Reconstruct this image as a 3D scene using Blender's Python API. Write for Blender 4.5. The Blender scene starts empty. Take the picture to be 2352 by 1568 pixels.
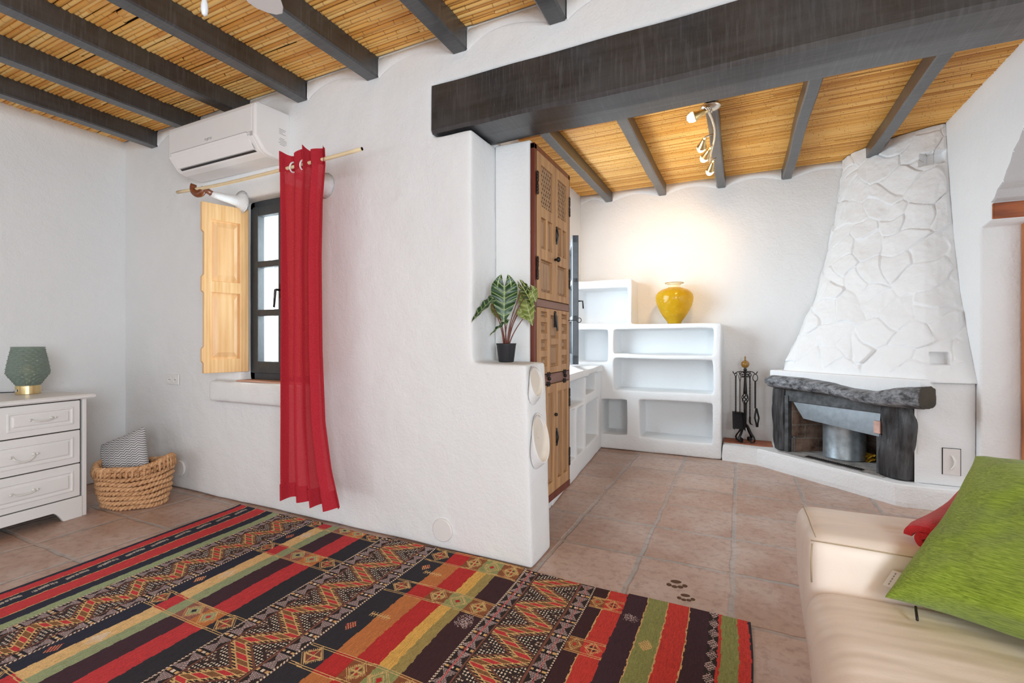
import bpy, bmesh, math, random
import numpy as np
from mathutils import Vector, Matrix, noise
R = random.Random(7)
PI = math.pi
scene = bpy.context.scene
col = scene.collection

# ------------------------------------------------------------------ camera, light, exposure
cam_d = bpy.data.cameras.new('camera')
cam = bpy.data.objects.new('camera', cam_d)
col.objects.link(cam)
cam_d.sensor_width = 36
cam_d.lens = 36 * 1085 / 2352
cam_d.shift_y = -4 / 2352
cam_d.clip_start = 0.02
cam.location = (0, 0, 1.05)
cam.rotation_euler = (PI / 2, 0, math.radians(25.778))
scene.camera = cam

world = bpy.data.worlds.new('sky')
scene.world = world
world.use_nodes = True
world.node_tree.nodes['Background'].inputs[0].default_value = (0.92, 0.96, 1.0, 1)
world.node_tree.nodes['Background'].inputs[1].default_value = 1.2

scene.view_settings.view_transform = 'Standard'
scene.view_settings.look = 'None'
scene.view_settings.gamma = 1
scene.view_settings.use_curve_mapping = False
scene.view_settings.exposure = 0.08
cy = scene.cycles
cy.use_denoising = True
cy.max_bounces = 10
cy.diffuse_bounces = 6
cy.glossy_bounces = 4
cy.transmission_bounces = 8
cy.transparent_max_bounces = 12
cy.caustics_reflective = False
cy.caustics_refractive = False
cy.sample_clamp_indirect = 6.0


def area(name, loc, target, sx, sy, power, color):
    d = bpy.data.lights.new(name, 'AREA')
    d.shape = 'RECTANGLE'
    d.size, d.size_y = sx, sy
    d.energy = power
    d.color = color
    o = bpy.data.objects.new(name, d)
    col.objects.link(o)
    o.location = loc
    v = Vector(target) - Vector(loc)
    o.rotation_euler = v.to_track_quat('-Z', 'Y').to_euler()
    return o


# daylight through the openings of the place, plus two added fill lamps
area('daylight_patio_doors', (-1.15, -2.42, 1.45), (-1.15, 2, 1.25), 3.9, 1.6, 3, (0.84, 0.93, 1.0))
area('added_ceiling_fill', (-1.15, -2.42, 0.36), (-1.15, 0.6, 2.5), 3.9, 0.6, 20, (0.95, 0.97, 1.0))  # added fill, aimed upward to brighten the cane ceiling
area('daylight_front_window', (-2.565, 2.42, 1.40), (-2.565, 0.9, 1.15), 0.62, 1.05, 26, (0.86, 0.94, 1.0))
area('daylight_alcove_window', (-1.60, 3.50, 1.42), (1.0, 4.2, 0.75), 1.1, 1.05, 56, (0.80, 0.905, 1.0))
area('daylight_doorway', (2.3, 2.6, 1.2), (0.2, 2.7, 0.6), 1.0, 1.8, 3, (1.0, 0.97, 0.93))
area('added_side_fill', (1.42, -1.2, 1.38), (-3.6, 0.9, 1.1), 1.5, 1.2, 116, (0.85, 0.935, 1.0))  # added fill for the left wall, shining through a made-up opening


# ------------------------------------------------------------------ helpers
def lin(c):
    return tuple(((x / 255) / 12.92 if x / 255 <= 0.04045 else ((x / 255 + 0.055) / 1.055) ** 2.4) for x in c)


class NT:
    def __init__(s, name):
        s.m = bpy.data.materials.new(name)
        s.m.use_nodes = True
        s.t = s.m.node_tree
        s.b = s.t.nodes['Principled BSDF']
        s.out = s.t.nodes['Material Output']

    def n(s, kind, ins=None, **props):
        nd = s.t.nodes.new('ShaderNode' + kind)
        for k, v in props.items():
            setattr(nd, k, v)
        for k, v in (ins or {}).items():
            sock = nd.inputs[k]
            if isinstance(v, bpy.types.NodeSocket):
                s.t.links.new(v, sock)
            else:
                sock.default_value = v
        return nd

    def link(s, a, b):
        s.t.links.new(a, b)

    def coord(s, kind='Object', scale=(1, 1, 1), loc=(0, 0, 0), rot=(0, 0, 0)):
        tc = s.n('TexCoord')
        mp = s.n('Mapping', {'Vector': tc.outputs[kind], 'Scale': scale, 'Location': loc, 'Rotation': rot})
        return mp.outputs[0]

    def noise(s, vec, scale, detail=4, rough=0.55):
        return s.n('TexNoise', {'Vector': vec, 'Scale': scale, 'Detail': detail, 'Roughness': rough}).outputs['Fac']

    def ramp(s, fac, stops):
        r = s.n('ValToRGB', {'Fac': fac})
        el = r.color_ramp.elements
        while len(el) < len(stops):
            el.new(0.5)
        for e, (p, c) in zip(el, stops):
            e.position = p
            e.color = (*c[:3], 1)
        return r.outputs['Color']

    def mix(s, fac, a, b, blend='MIX'):
        nd = s.n('Mix', data_type='RGBA', blend_type=blend)
        for sock, v in ((nd.inputs[0], fac), (nd.inputs[6], a), (nd.inputs[7], b)):
            if isinstance(v, bpy.types.NodeSocket):
                s.link(v, sock)
            elif isinstance(v, (int, float)):
                sock.default_value = v
            else:
                sock.default_value = (*v[:3], 1)
        return nd.outputs[2]

    def math(s, op, a, b=0.0):
        nd = s.n('Math', operation=op)
        for i, v in enumerate((a, b)):
            if isinstance(v, bpy.types.NodeSocket):
                s.link(v, nd.inputs[i])
            else:
                nd.inputs[i].default_value = v
        return nd.outputs[0]

    def base(s, v, rough=0.6, spec=0.4, metal=0.0):
        if isinstance(v, bpy.types.NodeSocket):
            s.link(v, s.b.inputs['Base Color'])
        else:
            s.b.inputs['Base Color'].default_value = (*v[:3], 1)
        if isinstance(rough, bpy.types.NodeSocket):
            s.link(rough, s.b.inputs['Roughness'])
        else:
            s.b.inputs['Roughness'].default_value = rough
        s.b.inputs['Specular IOR Level'].default_value = spec
        s.b.inputs['Metallic'].default_value = metal

    def bump(s, h, strength=0.3, dist=0.01, prev=None):
        ins = {'Height': h, 'Strength': strength, 'Distance': dist}
        if prev is not None:
            ins['Normal'] = prev
        o = s.n('Bump', ins).outputs[0]
        s.link(o, s.b.inputs['Normal'])
        return o


def m_plain(name, c, rough=0.5, spec=0.4, metal=0.0, var=0.06, nscale=12, bump=0.0, bscale=80):
    t = NT(name)
    v = t.coord()
    f = t.noise(v, nscale)
    hi = tuple(min(1, x * (1 + var)) for x in c)
    lo = tuple(x * (1 - var) for x in c)
    t.base(t.ramp(f, [(0.3, lo), (0.7, hi)]), rough, spec, metal)
    if bump:
        t.bump(t.noise(v, bscale, 3), bump, 0.004)
    return t.m


def m_plaster(name, c, fine=0.42, coarse=0.6, fs=95):
    t = NT(name)
    v = t.coord()
    big = t.noise(v, 1.7, 5)
    cc = t.ramp(big, [(0.25, tuple(x * 0.955 for x in c)), (0.75, c)])
    t.base(cc, 0.85, 0.25)
    b1 = t.bump(t.noise(v, 6, 4), coarse, 0.02)
    t.bump(t.noise(v, fs, 3, 0.65), fine, 0.006, b1)
    return t.m


def m_wood(name, dark, light, scale=(1, 1, 14), rough=0.5, bump=0.15, rings=3.0, spec=0.35, wave=0.12):
    t = NT(name)
    v = t.coord(scale=scale)
    n1 = t.noise(v, rings, 6, 0.6)
    wv = t.n('TexWave', {'Vector': v, 'Scale': rings * 0.45, 'Distortion': 5.0, 'Detail': 3, 'Detail Scale': 1.2}).outputs['Fac']
    f2 = t.math('ADD', t.math('MULTIPLY', wv, wave), t.math('MULTIPLY', n1, 1 - wave))
    t.base(t.ramp(f2, [(0.25, dark), (0.75, light)]), rough, spec)
    t.bump(f2, bump, 0.004)
    return t.m


def m_metal(name, c, rough=0.35, var=0.1):
    return m_plain(name, c, rough, 0.5, 1.0, var, 25, 0.05)


WALL = m_plaster('white_plaster', (0.825, 0.84, 0.85))
WALL_ROUGH = m_plaster('rough_white_plaster', (0.82, 0.835, 0.845), 0.6, 0.6, 70)
STONE_WHITE = m_plaster('painted_stone', (0.84, 0.85, 0.86), 0.45, 0.45, 80)
GREY_STONE = m_plaster('broken_grey_mortar', (0.52, 0.51, 0.51), 0.8, 0.9, 45)
BLACK_BOARD = m_plain('black_backing', (0.012, 0.009, 0.007), 0.9, 0.1)


def m_beam(name, along):
    # black stained timber: fibres along the beam, saw marks across it, rubbed grey wear
    t = NT(name)
    sc = [14, 14, 14]
    sc[along] = 0.9
    v = t.coord(scale=tuple(sc))
    v2 = t.coord()
    fib = t.noise(v, 2.2, 6, 0.65)
    wear = t.noise(v2, 3.1, 5, 0.6)
    sc2 = [2.0, 2.0, 2.0]
    sc2 = [7.0, 7.0, 7.0]
    sc2[along] = 95
    saw = t.noise(t.coord(scale=tuple(sc2)), 1.0, 4, 0.7)
    c1 = t.ramp(fib, [(0.3, (0.008, 0.0085, 0.0095)), (0.72, (0.032, 0.034, 0.038))])
    c2 = t.mix(t.math('MULTIPLY', t.ramp_f(wear, 0.45, 0.75), 0.5), c1, (0.075, 0.079, 0.086))
    c3 = t.mix(t.math('MULTIPLY', t.ramp_f(saw, 0.50, 0.66), 0.45), c2, (0.085, 0.089, 0.096))
    t.base(c3, 0.40, 0.85)
    t.b.inputs['Coat Weight'].default_value = 0.45
    t.b.inputs['Coat Roughness'].default_value = 0.3
    b = t.bump(fib, 0.30, 0.005)
    t.bump(saw, 0.35, 0.004, b)
    return t.m


def _ramp_f(s, fac, a, b):
    nd = s.n('MapRange', {'Value': fac, 'From Min': a, 'From Max': b})
    return nd.outputs[0]


NT.ramp_f = _ramp_f
BEAM_X = m_beam('black_beam_timber', 0)
BEAM_Y = m_beam('black_rafter_timber', 1)


class MB:
    """collects shapes; build() links them as ONE mesh object"""

    def __init__(s):
        s.v, s.f = [], []

    def add(s, verts, faces, M=None):
        o = len(s.v)
        s.v += [tuple(M @ Vector(p)) if M is not None else tuple(p) for p in verts]
        s.f += [tuple(i + o for i in f) for f in faces]
        return s

    def box(s, a, b, M=None):
        (x0, y0, z0), (x1, y1, z1) = a, b
        x0, x1 = sorted((x0, x1)); y0, y1 = sorted((y0, y1)); z0, z1 = sorted((z0, z1))
        v = [(x0, y0, z0), (x1, y0, z0), (x1, y1, z0), (x0, y1, z0), (x0, y0, z1), (x1, y0, z1), (x1, y1, z1), (x0, y1, z1)]
        f = [(0, 3, 2, 1), (4, 5, 6, 7), (0, 1, 5, 4), (1, 2, 6, 5), (2, 3, 7, 6), (3, 0, 4, 7)]
        return s.add(v, f, M)

    def loft(s, rings, closed=True, cap=True, M=None):
        n = len(rings[0])
        v = [p for r in rings for p in r]
        f = []
        m = n if closed else n - 1
        for i in range(len(rings) - 1):
            for j in range(m):
                a, b = i * n + j, i * n + (j + 1) % n
                f.append((a, b, b + n, a + n))
        if cap and closed:
            f.append(tuple(reversed(range(n))))
            f.append(tuple(range((len(rings) - 1) * n, len(rings) * n)))
        return s.add(v, f, M)

    def lathe(s, prof, c=(0, 0, 0), n=32, cap=True, M=None):
        rings = [[(c[0] + r * math.cos(2 * PI * k / n), c[1] + r * math.sin(2 * PI * k / n), c[2] + z) for k in range(n)] for r, z in prof]
        return s.loft(rings, True, cap, M)

    def tube(s, pts, r, n=8, closed=False, cap=True, M=None, flat=None):
        pts = [Vector(p) for p in pts]
        N = len(pts)
        rr = r if isinstance(r, (list, tuple)) else [r] * N
        rings = []
        up = None
        for i in range(N):
            if closed:
                t = pts[(i + 1) % N] - pts[i - 1]
            else:
                t = pts[min(i + 1, N - 1)] - pts[max(i - 1, 0)]
            t.normalize()
            if up is None:
                up = Vector((0, 0, 1)) if abs(t.z) < 0.9 else Vector((1, 0, 0))
            a = t.cross(up)
            if a.length < 1e-6:
                a = t.orthogonal()
            a.normalize()
            b = a.cross(t).normalized()
            up = b
            fa, fb = flat if flat else (1, 1)
            rings.append([tuple(pts[i] + a * (rr[i] * fa * math.cos(2 * PI * k / n)) + b * (rr[i] * fb * math.sin(2 * PI * k / n))) for k in range(n)])
        if closed:
            rings.append(rings[0])
        return s.loft(rings, True, cap and not closed, M)

    def prism(s, poly, z0, z1, M=None):
        n = len(poly)
        v = [(x, y, z0) for x, y in poly] + [(x, y, z1) for x, y in poly]
        f = [tuple(reversed(range(n))), tuple(range(n, 2 * n))] + [(i, (i + 1) % n, (i + 1) % n + n, i + n) for i in range(n)]
        return s.add(v, f, M)

    def sphere(s, c, r, n=16, m=10, sc=(1, 1, 1), M=None):
        rings = []
        for i in range(m + 1):
            th = PI * i / m
            rr = max(1e-4, math.sin(th))
            rings.append([(c[0] + sc[0] * r * rr * math.cos(2 * PI * k / n), c[1] + sc[1] * r * rr * math.sin(2 * PI * k / n), c[2] - sc[2] * r * math.cos(th)) for k in range(n)])
        return s.loft(rings, True, True, M)

    def grid(s, pts2d, M=None):
        n = len(pts2d[0])
        v = [p for r in pts2d for p in r]
        f = [(i * n + j, i * n + j + 1, (i + 1) * n + j + 1, (i + 1) * n + j) for i in range(len(pts2d) - 1) for j in range(n - 1)]
        return s.add(v, f, M)

    def build(s, name, mat, parent=None, smooth=False, bevel=0, seg=2, subsurf=0, solid=0, world=False, angle=40, fix=True):
        me = bpy.data.meshes.new(name)
        me.from_pydata(s.v, [], s.f)
        if world and parent is not None:
            me.transform(LOC[parent.name].inverted())
        if fix:
            bm = bmesh.new()
            bm.from_mesh(me)
            bmesh.ops.remove_doubles(bm, verts=bm.verts, dist=1e-5)
            bmesh.ops.recalc_face_normals(bm, faces=bm.faces)
            bm.to_mesh(me)
            bm.free()
        me.materials.append(mat)
        if smooth:
            me.polygons.foreach_set('use_smooth', [True] * len(me.polygons))
        o = bpy.data.objects.new(name, me)
        col.objects.link(o)
        if parent is not None:
            o.parent = parent
        if solid:
            md = o.modifiers.new('solid', 'SOLIDIFY'); md.thickness = solid; md.offset = 0
        if bevel:
            md = o.modifiers.new('bevel', 'BEVEL'); md.width = bevel; md.segments = seg
            md.limit_method = 'ANGLE'; md.angle_limit = math.radians(angle)
            if hasattr(md, 'harden_normals'):
                md.harden_normals = False
        if subsurf:
            md = o.modifiers.new('sub', 'SUBSURF'); md.levels = md.render_levels = subsurf
        if smooth and bevel:
            pass
        return o


LOC = {}


def tag(o, label, cat, group=None):
    o['label'] = label
    o['category'] = cat
    if group:
        o['group'] = group
    return o


def thing(name, label, cat, loc=(0, 0, 0), rz=0.0, group=None):
    o = bpy.data.objects.new(name, None)
    o.empty_display_size = 0.05
    col.objects.link(o)
    o.location = loc
    o.rotation_euler = (0, 0, rz)
    LOC[o.name] = Matrix.Translation(loc) @ Matrix.Rotation(rz, 4, 'Z')
    return tag(o, label, cat, group)


def struct(o):
    o['kind'] = 'structure'
    return o


def copy_tree(root, loc=None, label=None):
    r = root.copy()
    col.objects.link(r)
    LOC[r.name] = LOC[root.name]
    if loc is not None:
        r.location = loc
    if label:
        r['label'] = label
    for ch in list(root.children):
        c = ch.copy(); col.objects.link(c); c.parent = r
        for g in list(ch.children):
            d = g.copy(); col.objects.link(d); d.parent = c
    return r


def plaster_solid(name, adds, cuts, mat, parent=None, maxc=0.09, e=0.013, smooth_it=2, jitter=0.004, warp=None, subs=1):
    """hand-plastered masonry: a union of boxes minus boxes, with softened edges and an uneven face"""
    ax = []
    for k in range(3):
        s = set()
        for a, b in adds + cuts:
            s.add(round(a[k], 5)); s.add(round(b[k], 5))
        s = sorted(s)
        ee = set(s)
        for i in range(len(s) - 1):
            g = s[i + 1] - s[i]
            if g > 2.6 * e:
                ee.add(s[i] + e); ee.add(s[i + 1] - e)
        s = sorted(ee)
        out = [s[0]]
        for i in range(len(s) - 1):
            g = s[i + 1] - s[i]
            n = max(1, math.ceil(g / maxc))
            for j in range(1, n + 1):
                out.append(s[i] + g * j / n)
        ax.append(np.array(out))
    c = [(a[1:] + a[:-1]) / 2 for a in ax]
    sol = np.zeros([len(q) for q in c], bool)

    def rng(box):
        a, b = box
        return tuple(slice(*(int(np.searchsorted(c[k], min(a[k], b[k]))), int(np.searchsorted(c[k], max(a[k], b[k]))))) for k in range(3))
    for bx in adds:
        sol[rng(bx)] = True
    for bx in cuts:
        sol[rng(bx)] = False
    pad = np.pad(sol, 1)
    vid, V, F = {}, [], []

    def vert(i, j, k):
        t = (i, j, k)
        if t not in vid:
            vid[t] = len(V)
            V.append((ax[0][i], ax[1][j], ax[2][k]))
        return vid[t]
    for i, j, k in np.argwhere(sol):
        P_ = (i + 1, j + 1, k + 1)
        if not pad[P_[0] - 1, P_[1], P_[2]]:
            F.append([vert(i, j, k), vert(i, j, k + 1), vert(i, j + 1, k + 1), vert(i, j + 1, k)])
        if not pad[P_[0] + 1, P_[1], P_[2]]:
            F.append([vert(i + 1, j, k), vert(i + 1, j + 1, k), vert(i + 1, j + 1, k + 1), vert(i + 1, j, k + 1)])
        if not pad[P_[0], P_[1] - 1, P_[2]]:
            F.append([vert(i, j, k), vert(i + 1, j, k), vert(i + 1, j, k + 1), vert(i, j, k + 1)])
        if not pad[P_[0], P_[1] + 1, P_[2]]:
            F.append([vert(i, j + 1, k), vert(i, j + 1, k + 1), vert(i + 1, j + 1, k + 1), vert(i + 1, j + 1, k)])
        if not pad[P_[0], P_[1], P_[2] - 1]:
            F.append([vert(i, j, k), vert(i, j + 1, k), vert(i + 1, j + 1, k), vert(i + 1, j, k)])
        if not pad[P_[0], P_[1], P_[2] + 1]:
            F.append([vert(i, j, k + 1), vert(i + 1, j, k + 1), vert(i + 1, j + 1, k + 1), vert(i, j + 1, k + 1)])
    V = np.array(V)
    E = np.array([(f[q], f[(q + 1) % 4]) for f in F for q in range(4)])
    lo = np.array([a[0] for a in ax]); hi = np.array([a[-1] for a in ax])
    for _ in range(smooth_it):
        acc = np.zeros_like(V); cnt = np.zeros(len(V))
        # weight by 1/length so that a fine edge row rounds off without pulling flat faces about
        L = np.linalg.norm(V[E[:, 0]] - V[E[:, 1]], axis=1)
        w = 1 / np.maximum(L, 0.004)
        for a, b in ((0, 1), (1, 0)):
            np.add.at(acc, E[:, a], V[E[:, b]] * w[:, None]); np.add.at(cnt, E[:, a], w)
        d = (acc / cnt[:, None] - V)
        ln = np.linalg.norm(d, axis=1, keepdims=True)
        d *= np.minimum(1, (e * 0.55) / np.maximum(ln, 1e-9))
        V = V + 0.5 * d
    if jitter:
        for q in range(len(V)):
            p = Vector(V[q])
            V[q] += np.array(noise.noise_vector(p * 3.1)) * jitter + np.array(noise.noise_vector(p * 9.7)) * jitter * 0.4
    V = np.clip(V, lo, hi)
    if warp:
        V = np.array([warp(p) for p in V])
    me = bpy.data.meshes.new(name)
    me.from_pydata([tuple(p) for p in V], [], F)
    me.materials.append(mat)
    me.polygons.foreach_set('use_smooth', [True] * len(me.polygons))
    o = bpy.data.objects.new(name, me)
    col.objects.link(o)
    if parent is not None:
        o.parent = parent
    if subs:
        md = o.modifiers.new('sub', 'SUBSURF'); md.levels = md.render_levels = subs
    return o

# ------------------------------------------------------------------ the setting
def m_floor():
    t = NT('terracotta_floor_tiles')
    v = t.coord(loc=(0.016 + 8 * 0.405, -2.355 + 12 * 0.405, 0))
    wob = t.n('TexNoise', {'Vector': v, 'Scale': 7.0, 'Detail': 5}).outputs['Color']
    vv = t.n('VectorMath', {0: v, 1: t.n('VectorMath', {0: wob, 1: (0.030, 0.030, 0)}, operation='MULTIPLY').outputs[0]}, operation='ADD').outputs[0]
    br = t.n('TexBrick', {'Vector': vv, 'Color1': (0.35, 0.205, 0.145, 1), 'Color2': (0.53, 0.375, 0.305, 1), 'Mortar': (0.345, 0.315, 0.295, 1),
                          'Scale': 1.0, 'Mortar Size': 0.015, 'Mortar Smooth': 0.6, 'Bias': 0.0, 'Brick Width': 0.405, 'Row Height': 0.405}, offset=0.0, squash=1.0)
    n1 = t.noise(v, 3.0, 6, 0.6)
    n2 = t.noise(v, 26, 5, 0.7)
    c = t.mix(t.math('MULTIPLY', t.ramp_f(n1, 0.42, 0.66), 0.65), br.outputs['Color'], (0.58, 0.475, 0.425))
    c = t.mix(t.math('MULTIPLY', t.ramp_f(t.noise(v, 1.3, 5, 0.6), 0.48, 0.66), 0.6), c, (0.42, 0.25, 0.165))
    c = t.mix(t.math('MULTIPLY', t.ramp_f(n2, 0.48, 0.72), 0.65), c, (0.25, 0.15, 0.105))
    sp = t.noise(v, 70, 2, 0.5)
    c = t.mix(t.math('MULTIPLY', t.ramp_f(sp, 0.68, 0.74), 0.5), c, (0.6, 0.52, 0.45))
    t.base(c, t.math('ADD', t.math('MULTIPLY', n2, 0.25), 0.30), 0.5)
    b = t.bump(t.math('SUBTRACT', 1.0, br.outputs['Fac']), 0.6, 0.006)
    t.bump(n2, 0.25, 0.004, b)
    return t.m


TERRA = m_floor()
fl = struct(MB().box((-4.6, -2.6, -0.12), (2.4, 5.1, 0.0)).build('floor', TERRA))
DENT = m_plain('paw_dent_clay', (0.13, 0.075, 0.05), 0.9, 0.1)


def paw(cx, cy, ang, sc):
    m = MB()
    ca, sa = math.cos(ang), math.sin(ang)
    for x, y, a, b in ((0, 0.012, .017, .011), (-.024, -.012, .008, .010), (-.009, -.021, .009, .009), (.009, -.020, .009, .009), (.024, -.010, .008, .010)):
        M = Matrix.Translation((cx + sc * (x * ca - y * sa), cy + sc * (x * sa + y * ca), 0.0004)) @ Matrix.Rotation(ang, 4, 'Z')
        m.lathe([(1, 0), (0.8, 0.0009)], n=14, M=M @ Matrix.Diagonal((a * sc, b * sc, 1, 1)))
    o = m.build('paw_print', DENT, fl, smooth=True)
    o['label'] = 'dark animal paw print pressed into the tile'


paw(-0.247, 2.141, 0.25, 1.35)
paw(-0.200, 2.045, 0.2, 1.1)

# walls
wl = struct(plaster_solid('wall_left', [((-4.42, -2.5, 0), (-4.25, 2.0, 2.62))], [], WALL, jitter=0.006))
def ledge_warp(p):
    x, y, z = p
    if z < 0.95 and x > -1.1:
        x = x + 0.033 * max(0, 1 - z / 0.94) * min(1, (x + 1.1) / 0.1)
    return (x, y, z)


PK = [(2.052, 0.782, 0.928, 0.074, 0.022), (2.068, 0.472, 0.702, 0.090, 0.034)]
H_W = ((-2.9, 1.9, 0.785), (-2.23, 2.5, 1.95))
wf = struct(plaster_solid('wall_front',
    [((-4.42, 1.975, 0), (-1.17, 2.24, 2.62)), ((-1.17, 1.975, 2.33), (1.45, 2.24, 2.62)), ((-3.14, 1.915, 0.65), (-2.17, 1.975, 0.785)), ((-1.17, 1.975, 0), (-0.882, 2.228, 0.94))],
    [H_W, ((-1.405, 1.9, 2.078), (-1.17, 2.3, 2.33))], WALL, jitter=0.005, e=0.02, smooth_it=3, warp=ledge_warp))
# plaster scallops between the rafters
RAF = [-3.855, -3.345, -2.835, -2.327, -1.792, -1.238, -0.729, -0.20, 0.33, 0.86]
mb = MB()
for i in range(len(RAF) - 1):
    a, b = RAF[i] + 0.045, RAF[i + 1] - 0.045
    if a < -4.2:
        continue
    n = 16
    top = [(a + (b - a) * k / n, 1.9745, 2.555) for k in range(n + 1)]
    arc = []
    for k in range(n + 1):
        t_ = k / n
        z = 2.452 + 0.062 * math.sin(PI * min(1, t_ * 0.95) ** 0.8) + 0.012 * t_
        arc.append((a + (b - a) * t_, 1.9745, z))
    rows = [top, [(x, 1.968, z) for x, _, z in top], [(x, 1.9665, z + 0.012) for x, _, z in arc], [(x, 1.975, z) for x, _, z in arc]]
    mb.grid(rows)
mb.build('plaster_scallop', WALL, wf, smooth=True)

# niche beside the cabinet, low ledge wall with its end face
struct(plaster_solid('wall_niche', [((-1.172, 2.216, 0.93), (-0.968, 2.28, 2.076)), ((-1.30, 2.235, 0.93), (-1.165, 2.28, 2.55))], [], WALL, jitter=0.003, e=0.01))


led = wf
POCKET = m_plain('pale_clay', (0.74, 0.68, 0.60), 0.8, 0.2, bump=0.1)


def pocket(yc, z0, z1, a, out):
    xw0, xw1 = -0.880 + 0.033 * (1 - z1 / 0.94), -0.880 + 0.033 * (1 - z0 / 0.94)
    zc, b = (z0 + z1) / 2, (z1 - z0) / 2
    n = 36

    def ring(k, depth, zoff=0.0, inset=0.0):
        r = []
        for i in range(n):
            ph = 2 * PI * i / n
            s_ = math.sin(ph)
            xw = xw0 + (xw1 - xw0) * (0.5 - 0.5 * s_)
            r.append((xw + 0.003 + depth * (0.5 - 0.5 * s_) ** 0.75 + inset, yc + a * k * math.cos(ph), zc + zoff + b * k * s_))
        return r
    # white outer cup that grows out of the wall, with its rim
    MB().loft([ring(0.86, -.004, -0.05), ring(0.97, out * 0.45, -0.022), ring(1.015, out, 0), ring(.99, out + .003, 0), ring(0.955, out - 0.001, 0.0)], cap=False).build('wall_pocket', WALL, led, smooth=True)
    MB().loft([ring(0.955, out - 0.001, 0.0), ring(0.93, out * .6, 0.0), ring(0.86, out * .22, 0.0), ring(0.7, .002, 0.0, .002), ring(0.4, 0, 0.0, .002), ring(0.02, 0, 0.0, .002)], cap=False).build('pocket_bowl', POCKET, led, smooth=True)


for p_ in PK:
    pocket(*p_)

# alcove shell
struct(plaster_solid('wall_alcove_left', [((-1.72, 2.24, 0), (-1.52, 5.0, 2.62))], [((-1.8, 2.98, 0.92), (-1.4, 4.14, 1.95))], WALL, jitter=0.004))
wb = struct(plaster_solid('wall_back', [((-1.72, 4.82, 0), (1.45, 5.0, 2.62))], [], WALL_ROUGH, jitter=0.006, maxc=0.12))
mb = MB()
AR = [-1.22, -0.69, -0.16, 0.37, 0.925]
for i in range(-1, 4):
    a = (AR[i] + 0.04) if i >= 0 else -1.52
    b = AR[i + 1] - 0.04
    n = 16
    arc = [(a + (b - a) * k / n, 4.82, 2.47 + 0.045 * math.sin(PI * k / n)) for k in range(n + 1)]
    top = [(x, 4.82, 2.56) for x, _, z in arc]
    mb.grid([top, [(x, 4.812, z) for x, _, z in top], [(x, 4.810, z + 0.014) for x, _, z in arc], arc])
mb.build('plaster_scallop', WALL, wb, smooth=True)

# right wall: solid beyond the doorway, jagged stone head above it
RW_PTS = [(3.79, 0.0), (3.775, 0.5), (3.78, 1.1), (3.775, 1.72), (3.64, 1.74), (3.64, 1.835), (3.60, 1.85), (3.565, 1.89), (3.50, 1.915), (3.465, 1.96), (3.42, 2.0),
          (3.395, 2.045), (3.335, 2.08), (3.30, 2.12), (3.16, 2.16), (3.0, 2.2), (2.24, 2.22), (2.24, 2.62), (4.9, 2.62), (4.9, 0.0)]


def wall_profile(x0, x1, pts, name, mat):
    bm = bmesh.new()
    vs = [bm.verts.new((x0, y, z)) for y, z in pts]
    f = bm.faces.new(vs)
    r = bmesh.ops.extrude_face_region(bm, geom=[f])
    for v in r['geom']:
        if isinstance(v, bmesh.types.BMVert):
            v.co.x = x1
    bmesh.ops.recalc_face_normals(bm, faces=bm.faces)
    me = bpy.data.meshes.new(name)
    bm.to_mesh(me); bm.free()
    me.materials.append(mat)
    o = bpy.data.objects.new(name, me)
    col.objects.link(o)
    return o


wr = struct(wall_profile(1.297, 1.60, RW_PTS, 'wall_right', WALL))
wr.data.materials.append(GREY_STONE); wr.data.materials.append(WALL_ROUGH)
for p in wr.data.polygons:
    c = p.center
    if abs(p.normal.x) < 0.5 and 1.84 < c.z < 2.19 and c.y < 3.63:
        p.material_index = 1
    elif abs(p.normal.x) < .5 and c.z < 1.72 and c.y < 4:
        p.material_index = 2
md = wr.modifiers.new('bevel', 'BEVEL'); md.width = 0.012; md.segments = 3; md.limit_method = 'ANGLE'
struct(plaster_solid('wall_right_near', [((1.297, -2.5, 0), (1.48, 1.975, 2.62))], [((1.2, -2.0, .75), (1.6, -.4, 2.0))], WALL, jitter=0.004, maxc=0.2))  # the opening is made up, cut to let the added side fill in
struct(plaster_solid('wall_rear', [((-4.42, -2.66, 0), (1.48, -2.5, 2.62))], [((-3.15, -2.8, 0.0), (0.85, -2.4, 2.3))], WALL, jitter=0.0, maxc=0.3))

# rough stone tooth course in the broken head, and the wooden door frame
OAK = m_wood('orange_door_wood', lin((150, 82, 38)), lin((205, 130, 72)), (6, 6, 0.7), 0.4, 0.1)
LINT = m_wood('varnished_lintel_wood', lin((110, 52, 22)), lin((176, 96, 48)), (1.2, 9, 9), 0.35, 0.2)
d1 = thing('door_1', 'orange wooden door frame at the right edge past the stone jamb', 'door', (1.52, 3.60, 0))
del d1['label'], d1['category']
struct(d1)
MB().box((1.475, 3.70, 0), (1.56, 3.772, 1.93)).build('frame_post', OAK, d1, bevel=0.004, world=True)
lt = MB().box((1.303, 3.628, 1.742), (1.45, 3.72, 1.832)).build('lintel_block', LINT, None, bevel=0.006)
tag(lt, 'short reddish wooden lintel block under the broken grey stone at right', 'lintel')

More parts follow.
